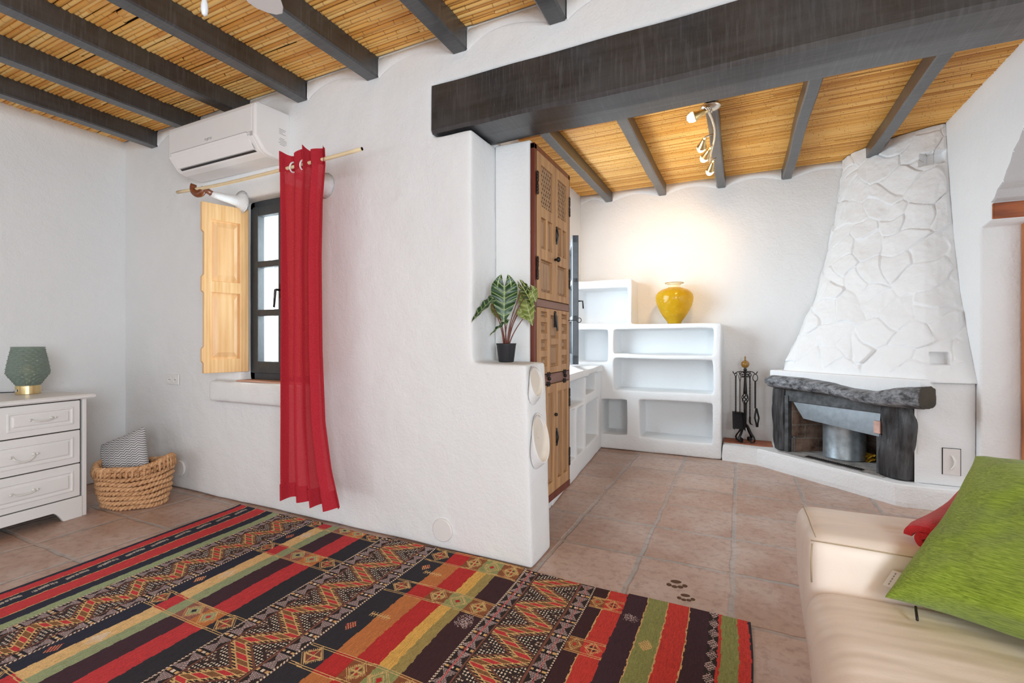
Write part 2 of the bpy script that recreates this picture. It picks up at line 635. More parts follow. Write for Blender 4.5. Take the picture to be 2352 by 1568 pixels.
# ceilings of cane laid over the rafters
def m_cane(name, stops, node_gap):
    t = NT(name)
    geo = t.n('NewGeometry')
    rnd = geo.outputs['Random Per Island']
    v = t.coord()
    sep = t.n('SeparateXYZ', {0: v})
    st = t.noise(t.coord(scale=(1.2, 45, 45)), 1.5, 4)
    c = t.ramp(t.math('ADD', t.math('MULTIPLY', rnd, 0.6), t.math('MULTIPLY', st, 0.4)), stops)
    fr = t.math('FRACT', t.math('ADD', t.math('DIVIDE', sep.outputs[0], node_gap), t.math('MULTIPLY', rnd, 37.3)))
    ring = t.math('LESS_THAN', fr, 0.022)
    c = t.mix(t.math('MULTIPLY', ring, 0.6), c, (0.14, 0.055, 0.015))
    t.base(c, 0.38, 0.45)
    t.bump(st, 0.1, 0.003)
    return t.m


CANE = m_cane('golden_cane', [(0.15, lin((214, 150, 70))), (0.5, lin((240, 188, 104))), (0.85, lin((250, 214, 140)))], 0.19)
REED = m_cane('thin_honey_reed', [(0.15, lin((186, 122, 44))), (0.5, lin((228, 168, 78))), (0.85, lin((244, 198, 118)))], 0.16)


def canes(name, x0, x1, y0, y1, z, pitch, mat, lmin, lmax, wob):
    m = MB()
    y = y0
    while y < y1:
        x = x0
        r0 = pitch * 0.56
        while x < x1:
            ln = R.uniform(lmin, lmax)
            xe = min(x1, x + ln)
            n = max(2, int((xe - x) / 0.16) + 1)
            dy, tilt = R.uniform(-wob, wob), R.uniform(-wob, wob)
            rr = r0 * R.uniform(0.8, 1.08)
            ztop = z + R.uniform(-0.002, 0.003)
            rings = []
            for k in range(n + 1):
                tt_ = k / n
                yy = y + dy + tilt * (tt_ - 0.5) * 2 + 0.3 * wob * math.sin(7 * (x + (xe - x) * tt_) + y * 90)
                rk = rr * (1 - 0.12 * tt_)
                rings.append([(x + (xe - x) * tt_ - 0.001 * (k == n), yy + rk * math.cos(a), ztop - rk * math.sin(a)) for a in (0, PI * .2, PI * .4, PI * .6, PI * .8, PI)])
            m.loft(rings, closed=False)
            x = xe
        y += pitch
    return m


def ceil_panel(x0, x1, y0, y1, z, pitch, mat, lmin, lmax, wob):
    back = struct(MB().box((x0, y0, z + 0.002), (x1, y1, z + 0.12)).build('ceiling', BLACK_BOARD))
    o = canes('cane', x0, x1, y0 + 0.008, y1 - 0.006, z, pitch, mat, lmin, lmax, wob).build('cane_lining', mat, back, smooth=True, fix=False)
    return back


ceil_panel(-4.42, 1.45, -2.5, 1.975, 2.572, 0.0215, CANE, 0.7, 2.2, 0.0032)
ceil_panel(-1.72, 1.45, 2.24, 4.83, 2.572, 0.0125, REED, 1.0, 2.4, 0.0035)

# rafters
for i, x in enumerate(RAF):
    m = MB()
    n = 10
    rings = []
    for k in range(n + 1):
        y = -2.5 + (1.974 + 2.5) * k / n
        jx, jz = R.uniform(-.004, .004), R.uniform(-.004, .004)
        w = 0.043
        rings.append([(x - w + jx, y, 2.565), (x - w + jx, y, 2.466 + jz), (x - w + .008 + jx, y, 2.458 + jz), (x + w - .008 + jx, y, 2.458 + jz), (x + w + jx, y, 2.466 + jz), (x + w + jx, y, 2.565)])
    m.loft(rings, closed=True, cap=True)
    o = m.build('ceiling_rafter', BEAM_Y, None)
    ords = ['nearest the left wall', 'second from the left wall', 'third from left, reaching the air conditioner', 'fourth from the left wall',
            'fifth, behind the white fan blade', 'sixth, ending above the big beam\'s left end', 'short end at top, above the big beam', 'eighth from the left wall, above the big beam', 'ninth from the left wall, above the big beam', 'last one by the right wall, above the big beam']
    tag(o, 'black rafter under golden cane, ' + ords[i], 'beam', 'rafters of the main ceiling')
names = ['nearest the wooden cabinet', 'between the cabinet and the spotlights', 'carrying the four spotlights', 'right of the spotlights, left of the chimney', 'ending against the top of the stone chimney']
for i, x in enumerate(AR):
    m = MB()
    n = 8
    rings = []
    y1 = 4.819 if i < 4 else 4.62
    for k in range(n + 1):
        y = 2.242 + (y1 - 2.242) * k / n
        jx, jz = R.uniform(-.004, .004), R.uniform(-.004, .004)
        w = 0.036
        rings.append([(x - w + jx, y, 2.565), (x - w + jx, y, 2.476 + jz), (x - w + .008 + jx, y, 2.468 + jz), (x + w - .008 + jx, y, 2.468 + jz), (x + w + jx, y, 2.476 + jz), (x + w + jx, y, 2.565)])
    m.loft(rings)
    tag(m.build('ceiling_rafter', BEAM_Y, None), 'grey black alcove rafter ' + names[i], 'beam', 'rafters of the alcove ceiling')

# the big beam over the opening
m = MB()
n = 40
rings = []
for k in range(n + 1):
    x = -1.40 + 2.69 * k / n
    f = noise.noise(Vector((x * 1.7, 3, 0))) * 0.012
    g = noise.noise(Vector((x * 2.3, 9, 0))) * 0.010
    zb = 2.080 + f
    yb = 2.228 + g * 0.5
    yf = 1.968
    if x < -1.17:
        zb = 2.085
    rings.append([(x, yf, 2.326 + g), (x, yf - .002, zb + .02), (x, yf + .010, zb + .004), (x, yf + .13, zb), (x, yb - .012, zb + .003), (x, yb, zb + .02), (x, yb, 2.326), (x, yf + .13, 2.327)])
m.loft(rings)
tag(m.build('lintel_beam', BEAM_X, None, smooth=False), 'huge rough black timber beam spanning the opening to the alcove', 'beam')

# ------------------------------------------------------------------ window, shutters, curtain
DARK_PAINT = m_plain('dark_grey_window_paint', (0.045, 0.05, 0.055), 0.45, 0.45, var=0.15, nscale=20, bump=0.1)


def m_glass():
    t = NT('window_glass')
    tr = t.n('BsdfTransparent', {'Color': (0.94, 0.97, 0.97, 1)})
    gl = t.n('BsdfGlossy', {'Roughness': 0.02, 'Color': (1, 1, 1, 1)})
    lw = t.n('LayerWeight', {'Blend': 0.5})
    fr = t.math('ADD', t.math('MULTIPLY', t.math('POWER', lw.outputs['Facing'], 4.0), 0.5), 0.03)
    mx = t.n('MixShader', {0: fr, 1: tr.outputs[0], 2: gl.outputs[0]})
    t.link(mx.outputs[0], t.out.inputs[0])
    return t.m


GLASS = m_glass()
STEEL_DARK = m_metal('dark_iron', (0.06, 0.058, 0.056), 0.45)
IRON = m_plain('black_wrought_iron', (0.018, 0.016, 0.016), 0.42, 0.5, 0.3, 0.3, 60, 0.15, 200)

w1 = thing('window_1', 'window', 'window', (-2.565, 2.06, 0.79))
del w1['label'], w1['category']
struct(w1)
m = MB()
X0, X1, Z0, Z1 = -2.9, -2.23, 0.79, 1.95
yA, yB = 2.05, 2.12
for a, b in (((X0, yA, Z0), (X0 + .045, yB, Z1)), ((X1 - .045, yA, Z0), (X1, yB, Z1)), ((X0, yA, Z0), (X1, yB, Z0 + .05)), ((X0, yA, Z1 - .05), (X1, yB, Z1))):
    m.box(a, b)
m.build('window_frame', DARK_PAINT, w1, bevel=0.004, world=True)


def sash(parent, M, w, h, name='window_sash'):
    m = MB()
    st, d = 0.05, 0.05
    m.box((0, 0, 0), (st, d, h), M); m.box((w - st, 0, 0), (w, d, h), M)
    m.box((0, .002, 0), (w, d - .002, 0.075), M); m.box((0, .002, h - .06), (w, d - .002, h), M)
    for k in (1, 2):
        z = 0.075 + (h - .135) * k / 3
        m.box((0, .004, z - .02), (w, d - .004, z + .02), M)
    o = m.build(name, DARK_PAINT, parent, bevel=0.004, world=True)
    g = MB().box((st - .005, .022, .06), (w - st + .005, .028, h - .05), M).build('window_pane', GLASS, o, world=False)
    if parent is not None:
        g.data.transform(LOC[parent.name].inverted())
    return o


s1 = sash(w1, Matrix.Translation((-2.860, 2.035, 0.835)), 0.295, 1.075)
s2 = sash(w1, Matrix.Translation((-2.563, 2.035, 0.835)), 0.29, 1.075)
m = MB().tube([(-2.585, 2.035, 1.36), (-2.585, 2.00, 1.36), (-2.590, 1.995, 1.36), (-2.600, 1.993, 1.25)], [.007, .007, .008, .006], 8)
m.box((-2.598, 2.028, 1.31), (-2.572, 2.037, 1.40))
m.build('window_handle', STEEL_DARK, w1, smooth=True, world=True)
m = MB().tube([(-2.566, 2.03, 0.84), (-2.566, 2.03, 1.93)], 0.008, 8)
for z in (0.85, 1.92):
    m.box((-2.58, 2.02, z), (-2.552, 2.036, z + .03))
m.build('locking_rod', STEEL_DARK, w1, smooth=False, world=True)
TERRA_SILL = m_plain('terracotta_sill', lin((205, 160, 140)), 0.8, 0.2, bump=0.2)
MB().box((-2.895, 1.945, 0.785), (-2.235, 2.05, 0.793)).build('sill_tile', TERRA_SILL, w1, bevel=0.003, world=True)

PINE = m_wood('varnished_pine', lin((218, 168, 108)), lin((246, 210, 160)), (16, 16, 1.1), 0.35, 0.06, 2.2)
PINE_LIGHT = m_wood('varnished_pine_panel', lin((216, 164, 106)), lin((246, 208, 158)), (10, 10, 1.0), 0.35, 0.05, 1.6)
BRASS = m_metal('brass', (0.72, 0.52, 0.24), 0.3)


def shutter(label, hinge, ang, left):
    # local x runs from the hinge to the free edge, local z up
    t = thing('window_shutter', label, 'shutter', hinge, ang, 'open wooden window shutters')
    w, h, d = 0.266, 1.045, 0.028
    pts = []
    # notched free edge as in the photograph
    prof = [(0, 0), (w - .01, 0), (w - .01, .06), (w, .075), (w, .15), (w - .012, .165), (w - .012, .49), (w, .505), (w, .59), (w - .012, .605), (w - .012, .86), (w, .875), (w, h), (0, h)]
    m = MB()
    n = len(prof)

    def edge(x0, x1):
        m.box((x0, 0, 0), (x1, d, h))
    # stiles
    st = .052
    m.box((0, 0, 0), (st, d, h))
    poly = [(w - st, 0)] + [p for p in prof[1:-1]] + [(w - st, h)]
    M = Matrix.Rotation(PI / 2, 4, 'X') @ Matrix.Translation((0, 0, -d))
    m.prism(poly, 0, d, M)
    fr = m.build('shutter_stile', PINE, t, bevel=0.003)
    for z0, z1 in ((0, .085), (h * .475, h * .475 + .07), (h - .10, h)):
        MB().box((st - .004, .001, z0), (w - st + .004, d - .001, z1)).build('shutter_rail', PINE, t, bevel=0.003)
    for z0, z1 in ((.085, h * .475), (h * .475 + .07, h - .10)):
        m = MB()
        m.box((st - .002, .0115, z0 - .002), (w - st + .002, d - .0115, z1 + .002))
        x0, x1 = st + .009, w - st - .009
        a, b = z0 + .011, z1 - .011
        for y0, y1 in ((.0115, .001), (d - .0115, d - .001)):
            o1 = [(x0, y0, a), (x1, y0, a), (x1, y0, b), (x0, y0, b)]
            i1 = [(x0 + .026, y1, a + .03), (x1 - .026, y1, a + .03), (x1 - .026, y1, b - .03), (x0 + .026, y1, b - .03)]
            i2 = [(x0 + .032, y1, a + .036), (x1 - .032, y1, a + .036), (x1 - .032, y1, b - .036), (x0 + .032, y1, b - .036)]
            m.loft([o1, i1, i2])
        m.build('shutter_panel', PINE_LIGHT, t)
    for z in (.27, .80):
        hm = MB().box((-.008, -.003, z - .028), (.022, .002, z + .028))
        hm.tube([(-.004, -.004, z - .03), (-.004, -.004, z + .03)], .004, 8)
        hm.build('hinge', BRASS, t)
    return t


# hinge at the frame, free edge swung into the room
shutter('open pine window shutter left of the glass, both raised panels showing', (-2.893, 2.022, 0.845), math.radians(255.0), True)
shutter('pine window shutter seen edge-on beside the red curtain', (-2.215, 2.022, 0.845), math.radians(268), False)

# curtain rod with its horn bracket
CANE_ROD = m_plain('cream_cane_rod', lin((226, 206, 168)), 0.45, 0.3)
HORN = m_plain('brown_horn', lin((120, 66, 40)), 0.3, 0.5, var=0.4, nscale=60)
rod = thing('curtain_rod', 'thin cream cane curtain rod below the white air conditioner', 'rod', (-2.37, 1.72, 1.955))
pts = [(-3.114 + 1.483 * k / 20, 1.72 + 0.005 * math.sin(k * .4), 1.956 + 0.008 * k / 20 - 0.017 * math.sin(PI * k / 20)) for k in range(21)]
m = MB().tube(pts, 0.0095, 10)
m.build('rod', CANE_ROD, rod, smooth=True, world=True)
MB().tube([(-1.6312, 1.7247, 1.9640), (-1.6300, 1.7247, 1.9640)], 0.0082, 10).build('hollow_end', BLACK_BOARD, rod, world=True)


def bracket(x, label, horn=True):
    t = thing('curtain_bracket', label, 'bracket', (x, 1.975, 1.94), 0, 'curtain rod brackets')
    z = 1.938
    MB().lathe([(0.075, 0), (0.048, .012), (0.034, .035), (0.027, .09), (0.021, .16), (0.017, .195)], n=16, M=Matrix.Translation((x + .02, 1.975, z - .005)) @ Matrix.Rotation(PI / 2, 4, 'X')).build('plaster_stub', WALL, t, smooth=True, world=True)
    if not horn:
        return t
    arc = [(x - .012 - .034 * math.cos(a), 1.728 - .010 * math.cos(a), z + .024 - .040 * math.sin(a)) for a in [k * 3.3 / 12 - .5 for k in range(13)]]
    arc += [(x + .022, 1.752, z + .010), (x + .02, 1.788, z - .002)]
    MB().tube(arc, [.016 + .006 * math.sin(PI * k / 14) for k in range(15)], 10).build('horn_hook', HORN, t, smooth=True, world=True)
    return t


bracket(-2.905, 'brown horn hook on a plaster stub holding the rod\'s left part')
bracket(-2.165, 'white plaster stub half hidden behind the red curtain', False)


def m_curtain():
    t = NT('sheer_red_cloth')
    v = t.coord(scale=(1, 1, 1))
    w_ = t.noise(t.coord(scale=(160, 160, 500)), 1.0, 2)
    c = t.ramp(w_, [(0.3, (0.46, 0.026, 0.042)), (0.7, (0.60, 0.050, 0.070))])
    df = t.n('BsdfDiffuse', {'Color': c})
    tl = t.n('BsdfTranslucent', {'Color': c})
    tp = t.n('BsdfTransparent', {'Color': (1.0, 0.55, 0.55, 1)})
    m1 = t.n('MixShader', {0: 0.26, 1: df.outputs[0], 2: tl.outputs[0]})
    m2 = t.n('MixShader', {0: 0.10, 1: m1.outputs[0], 2: tp.outputs[0]})
    t.link(m2.outputs[0], t.out.inputs[0])
    return t.m


CURT = m_curtain()
cu = thing('curtain', 'long sheer red curtain gathered at the right side of the window', 'curtain', (-2.02, 1.72, 0.22))


def interp(xs, ys, x):
    return float(np.interp(x, xs, ys))


rows = []
NS = 120
for k in range(70):
    z = 2.075 - (2.075 - 0.165) * k / 69
    l = interp([.16, .6, 1.2, 1.7, 2.075], [-2.352, -2.335, -2.333, -2.345, -2.368], z)
    r = interp([.16, .35, .6, 1.0, 1.5, 1.8, 2.0, 2.075], [-1.905, -1.965, -2.01, -2.03, -2.032, -2.02, -1.995, -2.00], z)
    row = []
    for j in range(NS + 1):
        u = j / NS
        amp = 0.030 + 0.012 * (1 - z / 2.1)
        ph = 2 * PI * 4.4 * (u + .03 * math.sin(6 * u + z)) + 0.35 * math.sin(z * 1.3)
        yy = 1.845 + amp * math.sin(ph) * (0.8 + 0.4 * math.sin(9 * u + 1)) - 0.012 * (u > .9) * (2.1 - z) * 0
        xx = l + (r - l) * u + 0.014 * math.cos(ph) * math.sin(ph * .5 + 1)
        zz = z + 0.02 * math.sin(ph * .5) * (k < 3) + (0.006 * math.sin(ph + .7) - 0.012 * u if k == 69 else 0)
        if k == 0:
            zz += 0.022 * math.sin(PI * u * 1.1)
        row.append((xx, yy, zz))
    KC = 1.72 / 1.845
    rows.append([(x * KC, 1.72 + (y - 1.845) * 0.88 - .005, 1.05 + (z - 1.05) * KC) for x, y, z in row])
MB().grid(rows).build('curtain_cloth', CURT, cu, smooth=True, world=True)
# double hem at the foot, eyelets at the head
hem = [[(x, y - .004, z) for x, y, z in r] for r in rows[-4:]]
MB().grid(hem).build('hem', CURT, cu, smooth=True, world=True)
head = [[(x, y - .004, z) for x, y, z in r] for r in rows[:4]]
MB().grid(head).build('heading_band', CURT, cu, smooth=True, world=True)
WHITE_METAL = m_plain('white_enamel', (0.80, 0.78, 0.75), 0.3, 0.5)
for xe in (-2.161, -2.098, -2.023, -1.937):
    ring = [(xe + .006 * math.sin(a), 1.722 + .024 * math.cos(a) * .85, 1.948 + .024 * math.sin(a)) for a in [2 * PI * k / 20 for k in range(20)]]
    MB().tube(ring, 0.0045, 8, closed=True).build('eyelet', WHITE_METAL, cu, smooth=True, world=True)

# ------------------------------------------------------------------ air conditioner
AC_W = m_plain('white_appliance_plastic', (0.83, 0.81, 0.80), 0.35, 0.5, var=0.01)
GREY_PRINT = m_plain('grey_print', (0.32, 0.32, 0.33), 0.6)
DARK_SLOT = m_plain('dark_slot', (0.02, 0.016, 0.018), 0.5)
ac = thing('air_conditioner', 'white wall-mounted split air conditioner above the window', 'air conditioner', (-2.855, 1.974, 2.09))
prof = [(1.974, 2.405), (1.80, 2.398), (1.772, 2.394), (1.757, 2.380), (1.752, 2.36), (1.752, 2.205), (1.758, 2.192), (1.800, 2.135), (1.818, 2.123), (1.85, 2.112), (1.95, 2.108), (1.974, 2.115)]
xl, xr = -3.272, -2.440
rings = []
for x, k in ((xl, .010), (xl + .004, .003), (xl + .012, 0), (xr - .032, 0), (xr - .030, .002), (xr - .028, 0), (xr - .012, 0), (xr - .004, .003), (xr, .010)):
    rings.append([(x, y + (k if y < 1.95 else 0), z + (k if z < 2.2 else -k)) for y, z in prof])
MB().loft(rings).build('housing', AC_W, ac, bevel=0.002, world=True)
# outlet flap swung down, with the dark slot behind it
sl = lambda t_: (1.758 + .042 * t_, 2.192 - .057 * t_)
m = MB()
a0, a1 = sl(0.02), sl(0.96)
m.add([(-3.215, a1[0] - .004, a1[1] - .002), (-2.505, a1[0] - .004, a1[1] - .002), (-2.49, a1[0] + .03, a1[1] - .013), (-3.23, a1[0] + .03, a1[1] - .013)], [(0, 1, 2, 3)])
m.build('outlet_slot', DARK_SLOT, ac, solid=0.002, world=True)
m = MB()
b0 = (1.7505, 2.222)
b1 = (1.792, 2.132)
m.add([(-3.235, b0[0] - .002, b0[1]), (-2.515, b0[0] - .002, b0[1]), (-2.495, b1[0] - .006, b1[1] + .004), (-3.222, b1[0] - .006, b1[1] + .004)], [(0, 1, 2, 3)])
m.build('flap', AC_W, ac, solid=0.006, bevel=0.002, world=True)
m = MB()
m.tube([(-3.238, b0[0] - .001, b0[1] + .002), (-2.513, b0[0] - .001, b0[1] + .002), (-2.492, b1[0] - .004, b1[1] + .008)], 0.0012, 5)
m.tube([(-3.238, b0[0] - .001, b0[1] + .002), (-3.226, b1[0] - .004, b1[1] + .008)], 0.0012, 5)
m.build('flap_seam', GREY_PRINT, ac, world=True)


def text_part(body, size, M, mat, parent, name):
    cu_ = bpy.data.curves.new(name, 'FONT')
    cu_.body = body
    cu_.size = size
    cu_.extrude = 0.0002
    cu_.align_x = 'CENTER'
    tmp = bpy.data.objects.new(name, cu_)
    me = bpy.data.meshes.new_from_object(tmp)
    bpy.data.objects.remove(tmp)
    me.transform(M)
    me.transform(LOC[parent.name].inverted())
    me.materials.clear(); me.materials.append(mat)
    o = bpy.data.objects.new(name, me)
    col.objects.link(o); o.parent = parent
    return o


text_part('FUJITSU', 0.020, Matrix.Translation((-2.86, 1.7512, 2.243)) @ Matrix.Rotation(PI / 2, 4, 'X'), GREY_PRINT, ac, 'logo')
m = MB()
for r_ in range(2):
    for k in range(3 - r_):
        m.box((-2.505 + .012 * k, 1.7500, 2.217 - .014 * r_), (-2.498 + .012 * k, 1.7515, 2.221 - .014 * r_))
m.box((-2.482, 1.7505, 2.197), (-2.462, 1.7516, 2.222))
m.build('indicator_panel', m_plain('pale_grey_print', (0.5, 0.5, 0.51), 0.5), ac, world=True)
for part_ in (range(0, 4), range(4, 9)):
    m = MB()
    for k in part_:
        y0, y1 = ((1.905, 1.95), (1.905, 1.945), (1.905, 1.93), (1.905, 1.95), (1.91, 1.94), (1.905, 1.955), (1.91, 1.955), (1.90, 1.955), (1.91, 1.945))[k]
        z = 2.29 - .009 * k - (.018 if k > 3 else 0)
        m.box((xr + .0002, y0, z), (xr + .0012, y1, z + .0022))
    m.build('side_label', GREY_PRINT, ac, world=True)

# ------------------------------------------------------------------ wall fittings
SOCK = m_plain('white_socket_plastic', (0.80, 0.79, 0.78), 0.4, 0.5, var=0.01)
so = thing('wall_socket', 'white double power socket on the wall left of the shutter', 'socket', (-3.62, 1.974, 0.768))
MB().box((-3.69, 1.965, 0.732), (-3.547, 1.974, 0.805)).build('socket_plate', SOCK, so, bevel=0.004, world=True)
for x in (-3.652, -3.586):
    p = MB().lathe([(.021, 0), (.021, .002), (.019, .003), (.017, .0005), (.0, .0005)], n=24, M=Matrix.Translation((x, 1.9648, 0.768)) @ Matrix.Rotation(PI / 2, 4, 'X')).build('socket_outlet', SOCK, so, smooth=False, world=True)
    h_ = MB()
    for d in (-.009, .009):
        h_.lathe([(.003, 0), (.003, .0012)], n=10, M=Matrix.Translation((x + d, 1.9645, 0.768)) @ Matrix.Rotation(PI / 2, 4, 'X'))
    hh = h_.build('pin_hole', DARK_SLOT, p)
    hh.data.transform(LOC[so.name].inverted())
COVER = m_plain('painted_cover_plate', (0.78, 0.765, 0.755), 0.6, 0.3, var=0.01)
for (x, z, r_), lb in (((-1.335, .102, .057), 'round white wall cover plate near the floor above the rug'), ((-3.532, .152, .055), 'round white wall cover plate half hidden behind the rope basket')):
    o = MB().lathe([(r_, 0), (r_, .008), (r_ - .004, .012), (0.001, .013)], n=40).build('wall_cover_plate', COVER, None, smooth=False)
    o.data.transform(Matrix.Translation((x, 1.9735, z)) @ Matrix.Rotation(PI / 2, 4, 'X'))
    tag(o, lb, 'cover')

# ------------------------------------------------------------------ dresser, lamp, basket
def m_white_paint():
    t = NT('worn_white_paint')
    v = t.coord()
    n = t.noise(v, 9, 6, 0.65)
    c = t.ramp(t.noise(v, 3, 3), [(0.3, (0.74, 0.735, 0.725)), (0.7, (0.80, 0.79, 0.78))])
    c = t.mix(t.math('MULTIPLY', t.ramp_f(n, 0.66, 0.74), 0.35), c, (0.55, 0.53, 0.50))
    t.base(c, 0.42, 0.4)
    t.bump(t.noise(t.coord(scale=(3, 40, 40)), 2, 3), 0.12, 0.003)
    return t.m


WPAINT = m_white_paint()
WOOD_GAP = m_plain('dark_gap_wood', (0.02, 0.015, 0.012), 0.8, 0.2)
dr = thing('dresser', 'white painted chest of drawers with worn edges at the left edge', 'dresser', (-3.535, 1.445, 0), math.atan2(.993, -.12))
WD, DD = -0.80, 0.46
m = MB()
m.box((WD + .02, .02, .09), (-.02, DD, .70))
m.box((WD + .018, .012, .12), (-.03, .03, .70))
m.build('carcass', WOOD_GAP, dr)
m = MB()
m.box((-.022, .0, 0.0), (0, DD, .70))
m.build('side_panel', WPAINT, dr, bevel=0.004)
MB().box((WD, .0, 0.0), (WD + .022, DD, .70)).build('side_panel', WPAINT, dr, bevel=0.004)
# shaped plinth
pl = [(-.024, .0), (-.024, .122), (WD + .024, .122), (WD + .024, .0), (WD + .12, .0)]
for k in range(9):
    a = k / 8
    pl.append((WD + .12 + .05 * a, .062 * math.sin(a * PI / 2)))
for k in range(9):
    a = k / 8
    pl.append((-.17 + .055 * a, .062 * math.cos(a * PI / 2)))
pl.append((-.112, 0.0))
MP = Matrix.Rotation(PI / 2, 4, 'X') @ Matrix.Translation((0, 0, -.018))
MB().prism(pl, 0, .022, MP).build('plinth', WPAINT, dr, bevel=0.003)
top = []
for z, o in ((.697, .0), (.700, .022), (.708, .030), (.718, .030), (.726, .022), (.727, .015)):
    top.append([(WD - o, -o, z), (o, -o, z), (o, DD, z), (WD - o, DD, z)])
MB().loft(top).build('dresser_top', WPAINT, dr)
PULL = m_plain('white_painted_metal', (0.74, 0.73, 0.70), 0.35, 0.6, 0.2)


def drawer(x0, x1, z0, z1, hx, sag):
    m = MB()
    y = -.004
    m.box((x0, y, z0), (x1, .03, z1))
    e = .032

    def fr(i, yy):
        return [(x0 + i, yy, z0 + i), (x1 - i, yy, z0 + i), (x1 - i, yy, z1 - i), (x0 + i, yy, z1 - i)]
    m.loft([fr(e, y - .0002), fr(e + .003, y - .006), fr(e + .010, y - .006), fr(e + .016, y - .001), fr(e + .022, y - .001), fr(e + .030, y - .007)])
    d = m.build('drawer', WPAINT, dr, bevel=0.0035)
    zc = (z0 + z1) / 2
    for h in hx:
        k = MB()
        w = .046
        k.tube([(h - w, y - .004, zc + .004), (h - w, y - .022, zc + .002), (h - w * .86, y - .027, zc - .4 * sag), (h - w * .4, y - .029, zc - sag), (h, y - .029, zc - sag * 1.12), (h + w * .4, y - .029, zc - sag), (h + w * .86, y - .027, zc - .4 * sag), (h + w, y - .022, zc + .002), (h + w, y - .004, zc + .004)], .0042, 8)
        for q in (-w, w):
            k.sphere((h + q, y - .008, zc + .004), .009, 10, 6)
            k.sphere((h + q * 1.22, y - .024, zc + .005), .006, 8, 6)
        k.build('drawer_pull', PULL, d, smooth=True)


xm = -.036
drawer(-.398, xm, .522, .692, [-.222], .006)
drawer(WD + .026, -.404, .522, .692, [-.585], .006)
drawer(WD + .026, xm, .324, .516, [-.302, -.53], .026)
drawer(WD + .026, xm, .128, .318, [-.302, -.53], .006)

# table lamp of faceted green glass
def m_green_glass():
    t = NT('smoked_green_glass')
    t.base((0.20, 0.255, 0.215), 0.12, 0.6)
    v = t.coord()
    tr = t.n('BsdfTransparent', {'Color': (0.70, 0.77, 0.72, 1)})
    geo = t.n('NewGeometry')
    mx = t.n('MixShader', {0: 0.45, 1: t.b.outputs[0], 2: tr.outputs[0]})
    t.link(mx.outputs[0], t.out.inputs[0])
    return t.m


BRASS_SAT = m_metal('satin_gold', (0.78, 0.60, 0.30), 0.28, 0.03)
lx, ly = -3.838, 1.287
lamp = thing('table_lamp', 'green textured glass table lamp with a gold base on the white dresser', 'lamp', (lx, ly, .727))
MB().lathe([(.055, 0), (.056, .002), (.056, .050), (.054, .052), (.001, .052)], n=48).build('lamp_base', BRASS_SAT, lamp, bevel=0.001)
# diamond studded shade: rings of raised lozenges
prof = [(.054, .050), (.062, .062), (.076, .085), (.089, .105), (.0975, .120), (.099, .130), (.097, .148), (.0925, .180), (.0865, .215), (.080, .250), (.075, .277), (.074, .281)]
NA, NZ = 180, 84
zs = np.linspace(.050, .281, NZ)
pr = np.interp(zs, [p[1] for p in prof], [p[0] for p in prof])
rings = []
for i, z in enumerate(zs):
    row = []
    for k in range(NA):
        a = 2 * PI * k / NA
        u = a * 30 / (2 * PI)
        w = (z - .05) / .0125
        q = abs(math.sin(PI * (u + w) / 2)) * abs(math.sin(PI * (u - w) / 2))
        fade = 1 if .055 < z < .272 else 0
        r = pr[i] + -.0070 * (1 - q) * fade
        row.append((r * math.cos(a), r * math.sin(a), z))
    rings.append(row)
MB().loft(rings, cap=False).build('glass_shade', m_green_glass(), lamp, smooth=True)
b_ = MB().lathe([(.014, .052), (.014, .085), (.012, .09), (.02, .105), (.03, .128), (.03, .145), (.022, .165), (.008, .174), (.001, .175)], n=20).build('bulb', m_plain('pale_bulb_glass', (0.72, 0.66, 0.5), 0.15, 0.6), lamp, smooth=True)
cord = [(-.055, -.012, .012), (-.12, -.03, .006), (-.2, -.09, .004), (-.24, -.2, .004), (-.26, -.36, .004)]
MB().tube(cord, .003, 8).build('power_cord', m_plain('black_rubber', (0.02, 0.02, 0.02), 0.5), lamp, smooth=True)
MB().box((-.02, -.0585, .018), (.02, -.0555, .030)).build('base_label', m_plain('silver_label', (0.7, 0.7, 0.68), 0.3, 0.5, 0.4), lamp)

# rope basket
def m_rope():
    t = NT('twisted_seagrass_rope')
    v = t.coord(scale=(1, 1, 1))
    f = t.noise(t.coord(scale=(30, 30, 90)), 2.0, 4)
    geo = t.n('NewGeometry')
    c = t.ramp(t.math('ADD', t.math('MULTIPLY', f, 0.75), t.math('MULTIPLY', geo.outputs['Random Per Island'], 0.25)), [(0.25, lin((140, 98, 64))), (0.5, lin((204, 158, 116))), (0.85, lin((232, 192, 150)))])
    t.base(c, 0.8, 0.2)
    t.bump(f, 0.5, 0.004)
    return t.m


ROPE = m_rope()
bk_ang = math.radians(25.0)
bask = thing('rope_basket', 'oval woven rope basket on the tiles in the corner', 'basket', (-3.487, 1.672, 0), bk_ang)


def bask_pt(ph, h, dr_=0.0):
    # h 0..1 up the wall; the wall leans out, the rim lifts at both ends
    ax = .180 + .046 * h ** 0.7 - .012 * h ** 4 + dr_
    ay = .118 + .040 * h ** 0.7 + dr_
    hz = .235 + .050 * abs(math.cos(ph)) ** 3 * (1 if math.cos(ph) > 0 else 0.35) + .006 * math.sin(3 * ph)
    return Vector((ax * math.cos(ph), ay * math.sin(ph), .016 + h * hz))


